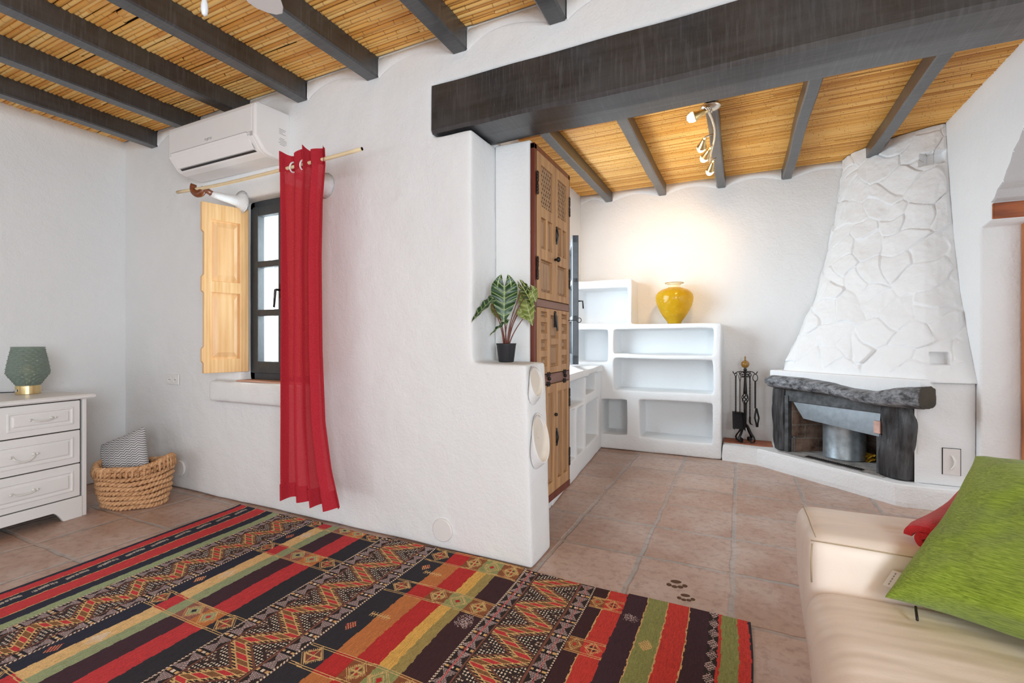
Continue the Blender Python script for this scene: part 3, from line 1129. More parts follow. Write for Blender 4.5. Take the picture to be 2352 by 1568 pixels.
NC = 9
for k in range(NC):
    h = k / (NC - 1)
    nseg = 200
    thick = .0132 if k < NC - 1 else .0155
    for strand in (0, 1):
        pts = []
        for i in range(nseg):
            ph = 2 * PI * i / nseg
            tw = (ph * 24 + strand * PI + k * 1.1)
            o = thick * 0.55
            p = bask_pt(ph, h, o * math.cos(tw) + .003 * math.sin(7 * ph + k * 2))
            p.z += o * math.sin(tw) + .003 * math.sin(5 * ph + k)
            pts.append(p)
        mbk = MB().tube(pts, thick * .70, 6, closed=True)
        nm = 'rim_rope' if k == NC - 1 else 'rope_course'
        mbk.build(nm, ROPE, bask, smooth=True)
# warps bound round the rim
wm = MB()
for i in range(46):
    ph = 2 * PI * i / 46
    loop = []
    for q in range(9):
        a = q / 8 * PI * 1.25 - .5
        p = bask_pt(ph + .02 * q / 8, .86 + .14 * math.sin(min(a, PI / 2) if a < PI / 2 else PI - a), 0)
        p = bask_pt(ph + .012 * q, 0.80 + 0.25 * math.sin(PI * q / 8), .017 * math.cos(PI * q / 8))
        loop.append(p)
    wm.tube(loop, .0072, 6)
wm.build('rim_binding', ROPE, bask, smooth=True)
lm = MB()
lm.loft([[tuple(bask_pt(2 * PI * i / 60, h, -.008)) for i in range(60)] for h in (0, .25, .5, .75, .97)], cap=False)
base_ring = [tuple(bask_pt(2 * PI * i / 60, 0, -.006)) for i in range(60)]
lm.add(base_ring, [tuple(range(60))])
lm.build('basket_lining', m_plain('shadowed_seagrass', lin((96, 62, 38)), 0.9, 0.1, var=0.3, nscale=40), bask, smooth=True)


def pillow(name, w, h, th, M, mat, parent=None, n=36, pinch=0.10, label=None, cat=None, wob=0.006, seed=1):
    top_, bot = [], []
    for i in range(n + 1):
        rt, rb = [], []
        for j in range(n + 1):
            u, v = -1 + 2 * i / n, -1 + 2 * j / n
            x = u * (1 - pinch * (1 - abs(v) ** 2) * (abs(u) ** 6) - 0.0) * w / 2
            y = v * (1 - pinch * (1 - abs(u) ** 2) * (abs(v) ** 6)) * h / 2
            e = max(0.0, (1 - u ** 4) * (1 - v ** 4)) ** 0.55
            nz = noise.noise(Vector((u * 2.2 + seed, v * 2.2, seed * 3.3))) * wob * 2 + noise.noise(Vector((u * 5 + seed, v * 5, seed))) * wob
            z = th / 2 * e
            rt.append((x, y, z + nz * e))
            rb.append((x, y, -z + nz * e * .5))
        top_.append(rt); bot.append(rb)
    m = MB().grid(top_).grid(bot)
    o = m.build(name, mat, parent, smooth=True, subsurf=1)
    o.data.transform(M)
    if label:
        tag(o, label, cat)
    return o


def m_zigzag():
    t = NT('grey_zigzag_cotton')
    v = t.coord('UV')
    v = t.coord()
    sep = t.n('SeparateXYZ', {0: v})
    x, y = sep.outputs[0], sep.outputs[1]
    tri = t.math('ABSOLUTE', t.math('SUBTRACT', t.math('FRACT', t.math('DIVIDE', x, 0.036)), 0.5))
    s_ = t.math('FRACT', t.math('ADD', t.math('DIVIDE', y, 0.0155), t.math('MULTIPLY', tri, 1.5)))
    k = t.ramp_f(s_, 0.50, 0.56)
    c = t.mix(k, (0.66, 0.65, 0.65), (0.16, 0.16, 0.175))
    n = t.noise(v, 400, 2)
    c = t.mix(t.math('MULTIPLY', n, 0.25), c, (0.45, 0.44, 0.45))
    t.base(c, 0.9, 0.1)
    t.bump(n, 0.2, 0.002)
    return t.m


za = (Vector((.9, .435, 0)) * .92 + Vector((0, 0, .39))).normalized()
zn = Vector((.435, -.9, .40))
zn = (zn - za * zn.dot(za)).normalized()
zb = zn.cross(za).normalized()
MZ = Matrix((za, zb, zn)).transposed().to_4x4()
MZ.translation = Vector((-3.575, 1.655, .322)) - zb * .030
zp = pillow('cushion', 0.315, 0.30, 0.085, Matrix.Identity(4), m_zigzag(), None, 30, 0.04, 'grey and white zigzag cushion standing in the rope basket', 'cushion', 0.004, 5)
zp.matrix_world = MZ

# ------------------------------------------------------------------ the kilim: every stitch row is worked out here and kept as the rug's own colour
def rug():
    W, LEN = 2.875, 2.05
    nq, nb = 960, 690
    q1 = (np.arange(nq) + 0.5) * W / nq
    b1 = (np.arange(nb) + 0.5) * LEN / nb
    Q, B = np.meshgrid(q1, b1, indexing='ij')
    rg = np.random.default_rng(3)
    # slightly wavering stripe borders
    Qs = Q + 0.0016 * np.sin(B * 13 + Q * 7) + 0.0011 * np.sin(B * 47 + Q * 31) + 0.0011 * np.sin(B * 131 + Q * 90)
    C = np.zeros((nq, nb, 3))
    L = lambda *c: np.array(lin(c))
    navy, red, green, cream, plum, char = L(40, 42, 58), L(196, 58, 62), L(150, 162, 122), L(224, 186, 128), L(64, 40, 50), L(44, 43, 50)
    orange, red2, yellow, olive, brown, tan = L(192, 118, 66), L(186, 46, 44), L(220, 172, 88), L(160, 142, 84), L(124, 72, 54), L(214, 176, 118)
    green3, red5, dark, lilac, plum2, white = L(142, 146, 88), L(202, 62, 54), L(46, 36, 34), L(190, 168, 166), L(62, 34, 38), L(226, 212, 192)
    rust = L(140, 84, 50)
    bands = [(-1, .024, navy), (.024, .080, red), (.080, .165, navy), (.165, .256, red), (.256, .316, navy), (.316, .366, green), (.64, .715, navy), (.715, .785, cream), (.785, .842, green),
             (.842, .942, plum), (.942, 1.042, red), (1.042, 1.145, char), (1.48, 1.590, char), (1.590, 1.678, orange), (1.678, 1.767, red2), (1.767, 1.817, yellow), (1.817, 1.862, olive),
             (1.862, 1.962, plum2), (2.295, 2.352, plum2), (2.352, 2.427, red5), (2.427, 2.508, plum), (2.508, 2.585, green3), (2.585, 2.665, red5), (2.665, 2.735, plum), (2.735, 2.767, dark),
             (2.767, 2.777, red5), (2.777, 2.832, green3), (2.832, 2.868, red5), (2.868, 9, char)]
    for a, b, c in bands:
        C[(Qs >= a) & (Qs < b)] = c

    def put(mask, c):
        C[mask] = c
    # thin light threads between stripes
    for a in (.0805, .1655, .256, 2.352, 2.508, 2.585, 2.665):
        put(np.abs(Qs - a) < .0022, tan)
    # dashed white zigzag in the second navy stripe
    zz = np.abs(((B / .115) % 1) - .5) * .05
    put((np.abs(Q - .108 - zz * .5) < .010) & (((B / .0075 + Q / .006) % 1) < .45) & (((B / .115) % 1) > .25), white)
    # speckled white motifs in the last dark stripe
    ph = (B / .062) % 1
    put((Q > 2.735) & (Q < 2.767) & (np.abs((Q - 2.751) / .018) < np.abs(ph - .5) * 2.2) & ((((Q + B) / .011) % 1 < .42) | (((Q - B) / .013) % 1 < .25)), lilac)

    # cross panels with medallions
    def panel(q0, q1_, bs, recol, med):
        for b0, b1_ in bs:
            bb0 = b0 + .004 * np.sin(Q * 9) + (Q - q0) * 0.01
            inb = (B > bb0) & (B < bb0 + (b1_ - b0)) & (Qs > q0) & (Qs < q1_)
            for a, b, c in recol:
                put(inb & (Qs >= a) & (Qs < b), c)
            for qc, wq, c_out, c_in, style in med:
                dq, db = np.abs(Q - qc) / wq, np.abs(B - (b0 + b1_) / 2) / ((b1_ - b0) * .46)
                r = dq + db
                tick = (((Q - B) / .0085) % 1) < .42
                put(inb & (r < 1.06) & (r >= .80) & tick, tan)
                put(inb & (r < .80) & (r > .70), tan)
                put(inb & (r < .70), c_out)
                if style == 0:
                    put(inb & (r < .26), c_in)
                    put(inb & (r < .50) & (r > .42), tan)
                else:
                    for sx in (-1, 1):
                        for sy in (-1, 1):
                            rr = np.abs(Q - qc - sx * wq * .2) / (wq * .17) + np.abs(B - (b0 + b1_) / 2 - sy * (b1_ - b0) * .1) / ((b1_ - b0) * .085)
                            put(inb & (rr < 1), c_in if sx * sy > 0 else brown)
                    put(inb & (r < .66) & ((dq < .05) | (db < .05)), tan)
            for e in (bb0, bb0 + .0085, bb0 + (b1_ - b0), bb0 + (b1_ - b0) - .0085):
                put((np.abs(B - e) < .0017) & (Qs > q0) & (Qs < q1_), tan)

    A = [(.29, .39), (.79, .89), (1.29, 1.39), (1.79, 1.89), (-.02, .06)]
    panel(.645, 1.145, A, [(.64, .715, navy), (.715, .785, red), (.785, .842, green), (.842, .942, L(150, 96, 82)), (.942, 1.042, orange), (1.042, 1.145, char)],
          [(.675, .045, brown, red, 1), (.895, .046, green, char, 0), (.990, .045, green, red, 0), (1.092, .048, brown, red, 1)])
    Bp = [(.31, .41), (.0, .115), (.785, .89), (1.28, 1.38), (1.75, 1.85)]
    panel(1.485, 1.960, Bp, [(1.48, 1.590, char), (1.590, 1.678, red2), (1.678, 1.767, rust), (1.767, 1.862, L(146, 150, 96)), (1.862, 1.962, rust)],
          [(1.535, .048, brown, red, 1), (1.722, .040, olive, red2, 1), (1.815, .046, L(146, 150, 96), red2, 0), (1.912, .042, olive, red2, 1)])
    Cp = [(.068, .145), (.355, .435), (.68, .76), (1.0, 1.08), (1.32, 1.4)]
    panel(2.298, 2.427, Cp, [(2.295, 2.352, rust), (2.352, 2.427, red5)], [(2.325, .026, rust, red5, 0), (2.388, .034, red5, char, 1)])
    # small woven combs and stars on the plain stripes
    for qc, bc in ((.75, .60), (.75, 1.09), (.75, .16)):
        r = np.abs(Q - qc) / .028 + np.abs(B - bc) / .045
        put((r < 1) & (((B + Q) / .009) % 1 < .5), white)
    for qc, bc in ((1.60, .22), (1.60, .57), (1.60, 1.05)):
        put((np.abs(Q - qc - .0) < .045) & (np.abs(B - bc) < .003), tan)
        put((np.abs(Q - qc) < .045) & (np.abs(B - bc) < .014) & ((Q / .0115) % 1 < .3), tan)
    for qc, bc in ((.676, .68), (1.535, .18), (1.535, .66), (.676, .2), (.676, 1.18)):
        r = np.abs(Q - qc) / .022 + np.abs(B - bc) / .03
        put((r < 1) & (((B + Q) / .012) % 1 < .5), red); put((r < 1) & (((B - Q) / .012) % 1 < .33), tan)
    r = np.abs(Q - 2.545) / .026 + np.abs(B - .30) / .036
    put((r < 1) & ((((B + Q) / .012) % 1 < .4) | (((B - Q) / .012) % 1 < .4)), tan)
    for qc, bc, a, b in ((2.466, .16, .035, .03), (1.91, .46, .04, .05)):
        r = ((Q - qc) / a) ** 2 + ((B - bc) / b) ** 2
        put((r < 1) & (rg.random(Q.shape) < .55 * (1 - r)), lilac)

    # the three zigzag motif bands
    def motif(a, b, zp, cold, pink):
        w = b - a
        U = (Q - a) / w
        ins = (U >= 0) & (U < 1)
        put(ins, L(50, 42, 44) if cold else dark)
        s0, s1 = .195, .805
        for side in (0, 1):
            SU = (U / s0) if side == 0 else (1 - U) / (1 - s1)
            stp = ins & (SU >= 0) & (SU < 1)
            pb = ((B + .02 * side) / .096) % 1
            bar = pb < .27
            put(stp & bar, L(34, 28, 32))
            for c_ in (.22, .55, .88):
                put(stp & (pb > .08) & (pb < .19) & (np.abs(SU - c_) < .10), tan if c_ != .55 else white)
            put(stp & (pb > .08) & (pb < .19) & (np.abs(SU - .38) < .06), brown)
            hw = np.abs(pb - .63) / .37
            hatch = (((Q * 1.25 + B * np.where(pb > .63, 1, -1)) / .0082) % 1) < .56
            put(stp & ~bar & (np.abs(SU - .55) * 2 < .18 + .78 * hw) & hatch, lilac)
            if pink:
                put(stp & (np.abs(SU - .5) < .035), L(196, 96, 96))
            put(ins & (np.abs(SU - 1.0) < .055), L(126, 78, 64))
            put(ins & (SU < .13) & (SU >= 0) & (((B / .012 + SU * 3) % 1) < .5), white)
            put(ins & (SU < .13) & (SU >= 0) & (((B / .012 + SU * 3) % 1) >= .5), L(86, 52, 44))
        zw = w * (s1 - s0)
        amp = zw * .5 - .026
        tri = np.abs(((B / zp) % 1) - .5) * 4 - 1
        slope = 4 * amp / zp
        cs = 1 / math.hypot(1, slope)
        qc = a + w * .5 + amp * tri
        d = np.abs(Q - qc) * cs
        zon = ins & (U > s0 + .02) & (U < s1 - .02)
        dot = (((Q / .0125) % 1 - .5) ** 2 + ((B / .0125) % 1 - .5) ** 2) < .085
        far = d > .036
        put(zon & far & dot, white)
        put(zon & (d > .060) & (d < .070), L(60, 44, 42))
        put(zon & (d >= .070) & ((((Q + B) / .017) % 1) < .3), L(120, 88, 74))
        put(zon & (d > .0275) & (d < .035), L(118, 74, 60))
        fr = (d >= .0180) & (d <= .0275)
        put(zon & fr, dark)
        put(zon & fr & (((B / .0098) % 1) < .45), tan)
        core = d < .0180
        cell = np.floor(B / .0185).astype(int)
        put(zon & core, L(134, 92, 58))
        put(zon & core & (cell % 2 == 0), red)
        put(zon & core & (((B / .0185) % 1) < .16), tan)
        put(zon & core & (d > .0138), tan)

    motif(.366, .640, .176, True, False)
    motif(1.145, 1.480, .196, False, False)
    motif(1.962, 2.295, .180, False, True)
    # yarn: streaks along the stripes, slub by slub
    st = np.repeat(rg.normal(0, 1, (nq, nb // 6 + 1)), 6, axis=1)[:, :nb]
    st = st * 0.6 + rg.normal(0, 1, (nq, nb)) * 0.6
    C *= np.clip(1 + 0.13 * st, .55, 1.5)[:, :, None]
    C = np.clip(C * 0.96 + 0.012, 0, 1)
    # the shape: a thin cloth that ripples a little and curls at the wall
    qg = np.arange(nq + 1) * W / nq
    bg = np.arange(nb + 1) * LEN / nb
    QQ, BB = np.meshgrid(qg, bg, indexing='ij')
    XL = -2.84 + .085 * np.minimum(BB, 1.3)
    XR = .035 + .004 * np.sin(BB * 9)
    X = XL + (XR - XL) * QQ / W
    Y = 1.945 - BB - .012 * np.sin(QQ * 2.1 + 1) - .006 * np.sin(QQ * 6.3)
    Z = .0085 + .0018 * np.sin(QQ * 8 + 1) * np.sin(BB * 5) + .006 * np.exp(-BB / .03) * (np.sin(QQ * 5) > -.4)
    V = np.stack([X, Y, Z], -1).reshape(-1, 3)
    iv = np.arange(nq)[:, None] * (nb + 1) + np.arange(nb)[None, :]
    F = np.stack([iv, iv + 1, iv + nb + 2, iv + nb + 1], -1).reshape(-1, 4)
    me = bpy.data.meshes.new('rug')
    me.vertices.add(len(V)); me.vertices.foreach_set('co', V.astype(np.float32).ravel())
    me.loops.add(F.size); me.loops.foreach_set('vertex_index', F.astype(np.int32).ravel())
    me.polygons.add(len(F)); me.polygons.foreach_set('loop_start', (np.arange(len(F)) * 4).astype(np.int32))
    me.update(calc_edges=True)
    ca = me.color_attributes.new('yarn', 'FLOAT_COLOR', 'CORNER')
    cc = np.ones((len(F), 4, 4), np.float32)
    cc[:, :, :3] = C.reshape(-1, 1, 3)
    ca.data.foreach_set('color', cc.ravel())
    me.polygons.foreach_set('use_smooth', [True] * len(F))
    t = NT('woven_wool')
    at = t.n('VertexColor', layer_name='yarn')
    t.base(at.outputs['Color'], 0.9, 0.12)
    t.bump(t.noise(t.coord(scale=(420, 120, 1)), 1.0, 2), 0.35, 0.003)
    me.materials.append(t.m)
    o = bpy.data.objects.new('rug', me)
    col.objects.link(o)
    o.modifiers.new('solid', 'SOLIDIFY').thickness = 0.006
    tag(o, 'large striped kilim rug with zigzag bands along the white wall', 'rug')
    return o


rug()

# ------------------------------------------------------------------ carved cabinet
CAB = m_wood('aged_pine_doors', lin((150, 108, 72)), lin((206, 164, 118)), (13, 13, 1.0), 0.55, 0.25, 2.0)
CAB_PANEL = m_wood('weathered_panel_wood', lin((138, 104, 76)), lin((188, 154, 120)), (16, 16, 0.8), 0.6, 0.3, 2.4)
CAB_RED = m_wood('red_brown_frame_wood', lin((82, 34, 22)), lin((124, 58, 40)), (9, 9, 0.9), 0.4, 0.15)
CAB_MAUVE = m_wood('stained_rail_wood', lin((104, 72, 62)), lin((150, 112, 98)), (9, 0.9, 9), 0.5, 0.2)
cb = thing('cabinet', 'tall carved wooden cabinet with lattice doors beside the potted plant', 'cabinet', (-0.97, 2.5, 0))
XF = -0.962
CY0, CY1 = 2.218, 2.772
m = MB()
m.box((-1.38, CY0 + .065, .15), (XF - .006, CY1 - .002, 2.055))
m.build('cabinet_body', CAB_RED, cb, world=True)
m = MB()
m.box((XF - .004, CY0, .16), (XF + .018, CY0 + .030, 2.055)); m.box((XF - .004, CY1 - .022, .16), (XF + .018, CY1, 2.055))
m.box((XF - .004, CY0, 2.028), (XF + .018, CY1, 2.058)); m.box((XF - .004, CY0, .155), (XF + .020, CY1, .195))
m.build('face_frame', CAB_RED, cb, bevel=0.002, world=True)
for z0, z1 in ((1.222, 1.262), (.808, .862)):
    MB().box((XF - .004, CY0 + .028, z0), (XF + .020, CY1 - .02, z1)).build('cross_rail', CAB_MAUVE, cb, bevel=0.002, world=True)


def frame_door(name, y0, y1, z0, z1, spec, label=None):
    """stiles and rails as one frame with recessed panels; spec: list of (y0,y1,z0,z1,kind) as fractions"""
    xf, xb = XF + .022, XF
    w, h = y1 - y0, z1 - z0
    ops = [(y0 + a * w, y0 + b * w, z0 + c * h, z0 + d * h, k) for a, b, c, d, k in spec]
    ys = sorted({y0, y1, *[o[0] for o in ops], *[o[1] for o in ops]})
    zs = sorted({z0, z1, *[o[2] for o in ops], *[o[3] for o in ops]})
    m = MB()
    for i in range(len(ys) - 1):
        for j in range(len(zs) - 1):
            yc, zc = (ys[i] + ys[i + 1]) / 2, (zs[j] + zs[j + 1]) / 2
            if any(o[0] < yc < o[1] and o[2] < zc < o[3] for o in ops):
                continue
            m.box((xb, ys[i], zs[j]), (xf, ys[i + 1], zs[j + 1]))
    # drop the inner walls between touching cells
    me_o = m.build(name, CAB, cb, world=True)
    bm = bmesh.new(); bm.from_mesh(me_o.data)
    seen = {}
    for f in bm.faces:
        k = tuple(round(c, 4) for c in f.calc_center_median())
        seen.setdefault(k, []).append(f)
    bmesh.ops.delete(bm, geom=[f for v in seen.values() if len(v) > 1 for f in v], context='FACES')
    bmesh.ops.dissolve_limit(bm, angle_limit=0.02, verts=bm.verts, edges=bm.edges)
    bmesh.ops.recalc_face_normals(bm, faces=bm.faces)
    bm.to_mesh(me_o.data); bm.free()
    bv = me_o.modifiers.new('bevel', 'BEVEL'); bv.width = .003; bv.segments = 2; bv.limit_method = 'ANGLE'
    if label:
        me_o['label'] = label
    inv = LOC[cb.name].inverted()
    for a, b, c, d, k in ops:
        pm = MB()
        if k == 'lattice':
            dk = MB().box((xb - .003, a, c), (xb + .001, b, d)).build('door_backing', BLACK_BOARD, me_o); dk.data.transform(inv)
            n = 9
            L_ = (b - a) + (d - c)
            for s_ in (1, -1):
                for i in range(-14, 15):
                    # 60 degree slats clipped to the opening
                    t0, t1 = [], []
                    y_at = lambda z: (a + b) / 2 + i * .027 + s_ * (z - (c + d) / 2) / 1.75
                    pts = []
                    for kk in range(41):
                        z = c + (d - c) * kk / 40
                        y = y_at(z)
                        if a <= y <= b:
                            pts.append((xb + .008 + .004 * (s_ > 0), y, z))
                    if len(pts) > 2:
                        pm.tube([pts[0], pts[-1]], .0048, 4)
            p_ = pm.build('lattice', CAB_PANEL, me_o)
        else:
            n = {'flat': 1, 'flute2': 2, 'flute3': 3}[k]
            pm.box((xb - .004, a, c), (xb + .003, b, d))
            e = .006
            wv = (b - a - 2 * e) / n
            for i in range(n):
                q0, q1 = a + e + i * wv + .0015, a + e + (i + 1) * wv - .0015
                o1 = [(xb + .003, q0, c + e), (xb + .003, q1, c + e), (xb + .003, q1, d - e), (xb + .003, q0, d - e)]
                i1 = [(xb + .012, q0 + .004, c + e + .012), (xb + .012, q1 - .004, c + e + .012), (xb + .012, q1 - .004, d - e - .012), (xb + .012, q0 + .004, d - e - .012)]
                pm.loft([o1, i1])
            p_ = pm.build('door_panel', CAB_PANEL, me_o)
        p_.data.transform(inv)
    return me_o


top_spec = [(.20, .84, .64, .925, 'lattice'), (.20, .48, .35, .565, 'flat'), (.58, .84, .35, .565, 'flat'), (.20, .84, .05, .275, 'flute3')]
frame_door('upper_door', CY0 + .032, 2.508, 1.266, 2.026, top_spec)
frame_door('upper_door', 2.514, CY1 - .024, 1.266, 2.026, [(.16, .80, .64, .925, 'lattice'), (.16, .42, .35, .565, 'flat'), (.52, .80, .35, .565, 'flat'), (.16, .80, .05, .275, 'flute3')])
mid = []
for a, b in ((.10, .28), (.74, .92)):
    for c, d in ((.12, .26), (.36, .52), (.62, .78), (.86, .94)):
        mid.append((a, b, c, d, 'flat'))
mid += [(.38, .62, .10, .44, 'flat'), (.38, .62, .54, .90, 'flat')]
frame_door('drop_front', CY0 + .032, CY1 - .024, .866, 1.220, mid)
frame_door('lower_door', CY0 + .032, 2.508, .198, .804, [(.16, .46, .10, .92, 'flute2'), (.58, .86, .10, .92, 'flute2')])
frame_door('lower_door', 2.514, CY1 - .024, .198, .804, [(.16, .46, .10, .92, 'flute2'), (.58, .86, .10, .92, 'flute2')])
xs = XF + .023


def ironwork(y, z, hgt):
    m = MB()
    for s_ in (-1, 1):
        for k in range(3):
            zz = z + s_ * hgt * (.28 + .3 * k)
            m.tube([(xs + .001, y + .010 * math.cos(a), zz + .012 * math.sin(a)) for a in [2 * PI * q / 8 for q in range(8)]], .0026, 5, closed=True)
        m.tube([(xs + .001, y, z), (xs + .001, y, z + s_ * hgt)], .004, 5)
    m.box((xs - .002, y - .006, z - .028), (xs + .003, y + .006, z + .028))
    m.build('iron_hinge', IRON, cb, smooth=False, world=True)


for y in (CY0 + .030, CY1 - .022):
    for z in (1.42, 1.86):
        ironwork(y, z, .055)
for z in (.34, .70):
    ironwork(CY1 - .022, z, .05)
for y in (2.40, 2.66):
    m = MB()
    for s_ in (-1, 1):
        for k in range(2):
            m.tube([(xs + .001, y + .018 * (k - .5) * 1.4 + .010 * math.cos(a), .835 + s_ * .026 + .012 * math.sin(a)) for a in [2 * PI * q / 8 for q in range(8)]], .003, 5, closed=True)
    m.sphere((xs + .006, y, .838), .011, 10, 6)
    m.build('iron_hinge', IRON, cb, world=True)
m = MB().lathe([(.007, 0), (.007, .012), (.014, .018), (.015, .026), (.009, .034), (.001, .035)], n=14, M=Matrix.Translation((xs - .002, 2.500, 1.50)) @ Matrix.Rotation(PI / 2, 4, 'Y'))
m.build('door_knob', IRON, cb, smooth=True, world=True)
for y, z in ((2.522, 1.64), (2.523, .50)):
    m = MB().box((xs - .002, y - .006, z - .035), (xs + .003, y + .008, z + .035))
    m.tube([(xs + .002, y, z - .05), (xs + .012, y, z), (xs + .002, y, z + .05)], .0045, 6)
    m.build('iron_latch', IRON, cb, world=True)
m = MB().sphere((xs + .008, 2.50, .63), .010, 10, 6)
m.build('door_knob', IRON, cb, smooth=True, world=True)
m = MB()
m.tube([(xs + .001, 2.50 + .014 * math.cos(a), 1.196 + .014 * math.sin(a)) for a in [2 * PI * q / 10 for q in range(10)]], .003, 5, closed=True)
m.box((xs - .002, 2.490, 1.12), (xs + .006, 2.510, 1.20)); m.tube([(xs + .004, 2.505, 1.19), (xs + .012, 2.512, 1.10)], .005, 6)
m.build('iron_latch', IRON, cb, world=True)
m = MB().tube([(xs - .002, 2.735, 1.168), (xs + .05, 2.742, 1.168)], .0025, 6)
m.tube([(xs + .064 + .014 * math.cos(a), 2.743, 1.168 + .014 * math.sin(a)) for a in [2 * PI * q / 12 for q in range(12)]], .0024, 6, closed=True)
m.build('key', STEEL_DARK, cb, smooth=True, world=True)
# masonry plinth under the cabinet
struct(plaster_solid('trim_1', [((-1.52, 2.20, 0), (-1.062, 2.775, .148))], [], WALL, jitter=.002, e=.01))

# ------------------------------------------------------------------ alcove window behind the cabinet: one sash stands open
w2 = thing('window_2', 'window', 'window', (-1.56, 3.56, 0.92))
del w2['label'], w2['category']
struct(w2)
m = MB()
for a, b in (((-1.60, 2.98, .92), (-1.53, 3.03, 1.95)), ((-1.60, 4.09, .92), (-1.53, 4.14, 1.95)), ((-1.60, 2.98, .92), (-1.53, 4.14, .97)), ((-1.60, 2.98, 1.90), (-1.53, 4.14, 1.95))):
    m.box(a, b)
m.build('window_frame', DARK_PAINT, w2, bevel=.004, world=True)
hx, hy = -1.435, 4.15
ang = math.atan2(3.60 - hy, -1.205 - hx)
so2 = sash(w2, Matrix.Translation((hx, hy, .853)) @ Matrix.Rotation(ang, 4, 'Z'), math.hypot(3.60 - hy, -1.205 - hx), 1.03)
dx, dy = math.cos(ang), math.sin(ang)
hm = MB()
hb = Vector((-1.205, 3.60, 1.36)) - Vector((dx, dy, 0)) * .03
nrm = Vector((-dy, dx, 0))
hm.tube([hb + nrm * .05, hb + nrm * .085, hb + nrm * .09 + Vector((0, 0, -.06))], .006, 8)
hm.build('window_handle', STEEL_DARK, w2, smooth=True, world=True)

# ------------------------------------------------------------------ built-in masonry shelves
sh = thing('built_in_shelving', 'white plastered masonry shelf unit with stepped compartments on the back wall', 'shelving', (-0.65, 4.82, 0))
plaster_solid('shelf_body', [((-1.515, 4.50, 0), (-.145, 4.822, 1.20)), ((-1.515, 4.50, 1.2), (-.918, 4.822, 1.632))],
    [((-1.09, 4.45, .915), (-.213, 4.80, 1.147)), ((-1.09, 4.45, .572), (-.213, 4.80, .868)), ((-.846, 4.45, .140), (-.222, 4.80, .487)), ((-1.215, 4.45, .145), (-.966, 4.80, .480)),
     ((-1.47, 4.45, .832), (-1.150, 4.80, 1.147)), ((-1.47, 4.45, 1.212), (-.965, 4.80, 1.548))], WALL, None, jitter=.006, e=.016, smooth_it=3).parent = sh
for o in sh.children:
    o.data.transform(LOC[sh.name].inverted())
th_l = math.atan(.0867)
sl_ = thing('built_in_shelving', 'low white masonry shelf with small cubbies along the wall past the cabinet', 'shelving', (-1.06, 2.77, 0), th_l)
# local: y runs along the wall away from us, x out of the wall
plaster_solid('shelf_body', [((-.46, .012, 0), (0, 1.735, .805)), ((-.46, .012, .750), (.018, 1.735, .81))],
    [((-.36, .08, .545), (.1, .975, .752)), ((-.36, 1.04, .590), (.1, 1.45, .755)), ((-.36, .08, .165), (.1, .655, .525)), ((-.36, .715, .165), (.1, .955, .515)), ((-.36, 1.04, .160), (.1, 1.575, .503))],
    WALL, None, jitter=.006, e=.014, smooth_it=3).parent = sl_

# vase of amber glass
def m_amber():
    t = NT('amber_glass')
    n = t.noise(t.coord(), 5, 5)
    sp = t.noise(t.coord(), 60, 3)
    c = t.ramp(n, [(0.3, (0.62, 0.40, 0.012)), (0.7, (0.86, 0.60, 0.03))])
    c = t.mix(t.math('MULTIPLY', t.ramp_f(sp, .62, .7), .5), c, (0.9, 0.8, 0.35))
    t.base(c, 0.12, 0.6)
    tl = t.n('BsdfTranslucent', {'Color': c})
    tr = t.n('BsdfTransparent', {'Color': (1.0, 0.84, 0.32, 1)})
    m1 = t.n('MixShader', {0: 0.35, 1: t.b.outputs[0], 2: tl.outputs[0]})
    m2 = t.n('MixShader', {0: 0.28, 1: m1.outputs[0], 2: tr.outputs[0]})
    t.link(m2.outputs[0], t.out.inputs[0])
    t.bump(sp, .1, .002)
    return t.m


AMBER = m_amber()
va = thing('vase', 'round amber yellow glass vase on top of the white shelf unit', 'vase', (-0.556, 4.655, 1.201))
body = [(.058, 0), (.062, .004), (.062, .014), (.073, .030), (.092, .055), (.115, .090), (.137, .130), (.155, .172), (.166, .215), (.168, .245), (.162, .272), (.144, .298), (.115, .318), (.080, .330), (.058, .338)]
MB().lathe(body, n=64).build('vase_body', AMBER, va, smooth=True)


def m_clear():
    t = NT('clear_yellowish_glass')
    t.base((0.92, 0.85, 0.6), 0.1, 0.6)
    tr = t.n('BsdfTransparent', {'Color': (0.99, 0.96, 0.82, 1)})
    mx = t.n('MixShader', {0: 0.62, 1: t.b.outputs[0], 2: tr.outputs[0]})
    t.link(mx.outputs[0], t.out.inputs[0])
    return t.m


MB().lathe([(.058, .336), (.052, .348), (.053, .360), (.062, .370), (.080, .376), (.084, .379)], n=48, cap=False).build('vase_neck', m_clear(), va, smooth=True)
MB().tube([(.083 * math.cos(a), .083 * math.sin(a), .380) for a in [2 * PI * k / 48 for k in range(48)]], .0032, 6, closed=True).build('vase_rim', m_plain('amber_rim', (0.34, 0.2, 0.03), .15, .6), va, smooth=True)
MB().lathe([(.052, .016), (.085, .055), (.105, .085), (.10, .092), (.06, .100), (.001, .104)], n=24).build('pebble_filling', m_plain('dark_amber_pebbles', (0.42, 0.22, 0.015), .3, .5, var=.6, nscale=40, bump=.5), va, smooth=True)

# ------------------------------------------------------------------ fireplace in the corner, set on the diagonal
def dg(s_, d, z):
    return Vector((.732 * s_ + .681 * d, -.681 * s_ + .732 * d, z))


TMAT = lambda: None
fp = thing('fireplace', 'white corner fireplace with stone hood and charred crooked timber mantel', 'fireplace', (0.55, 4.2, 0))
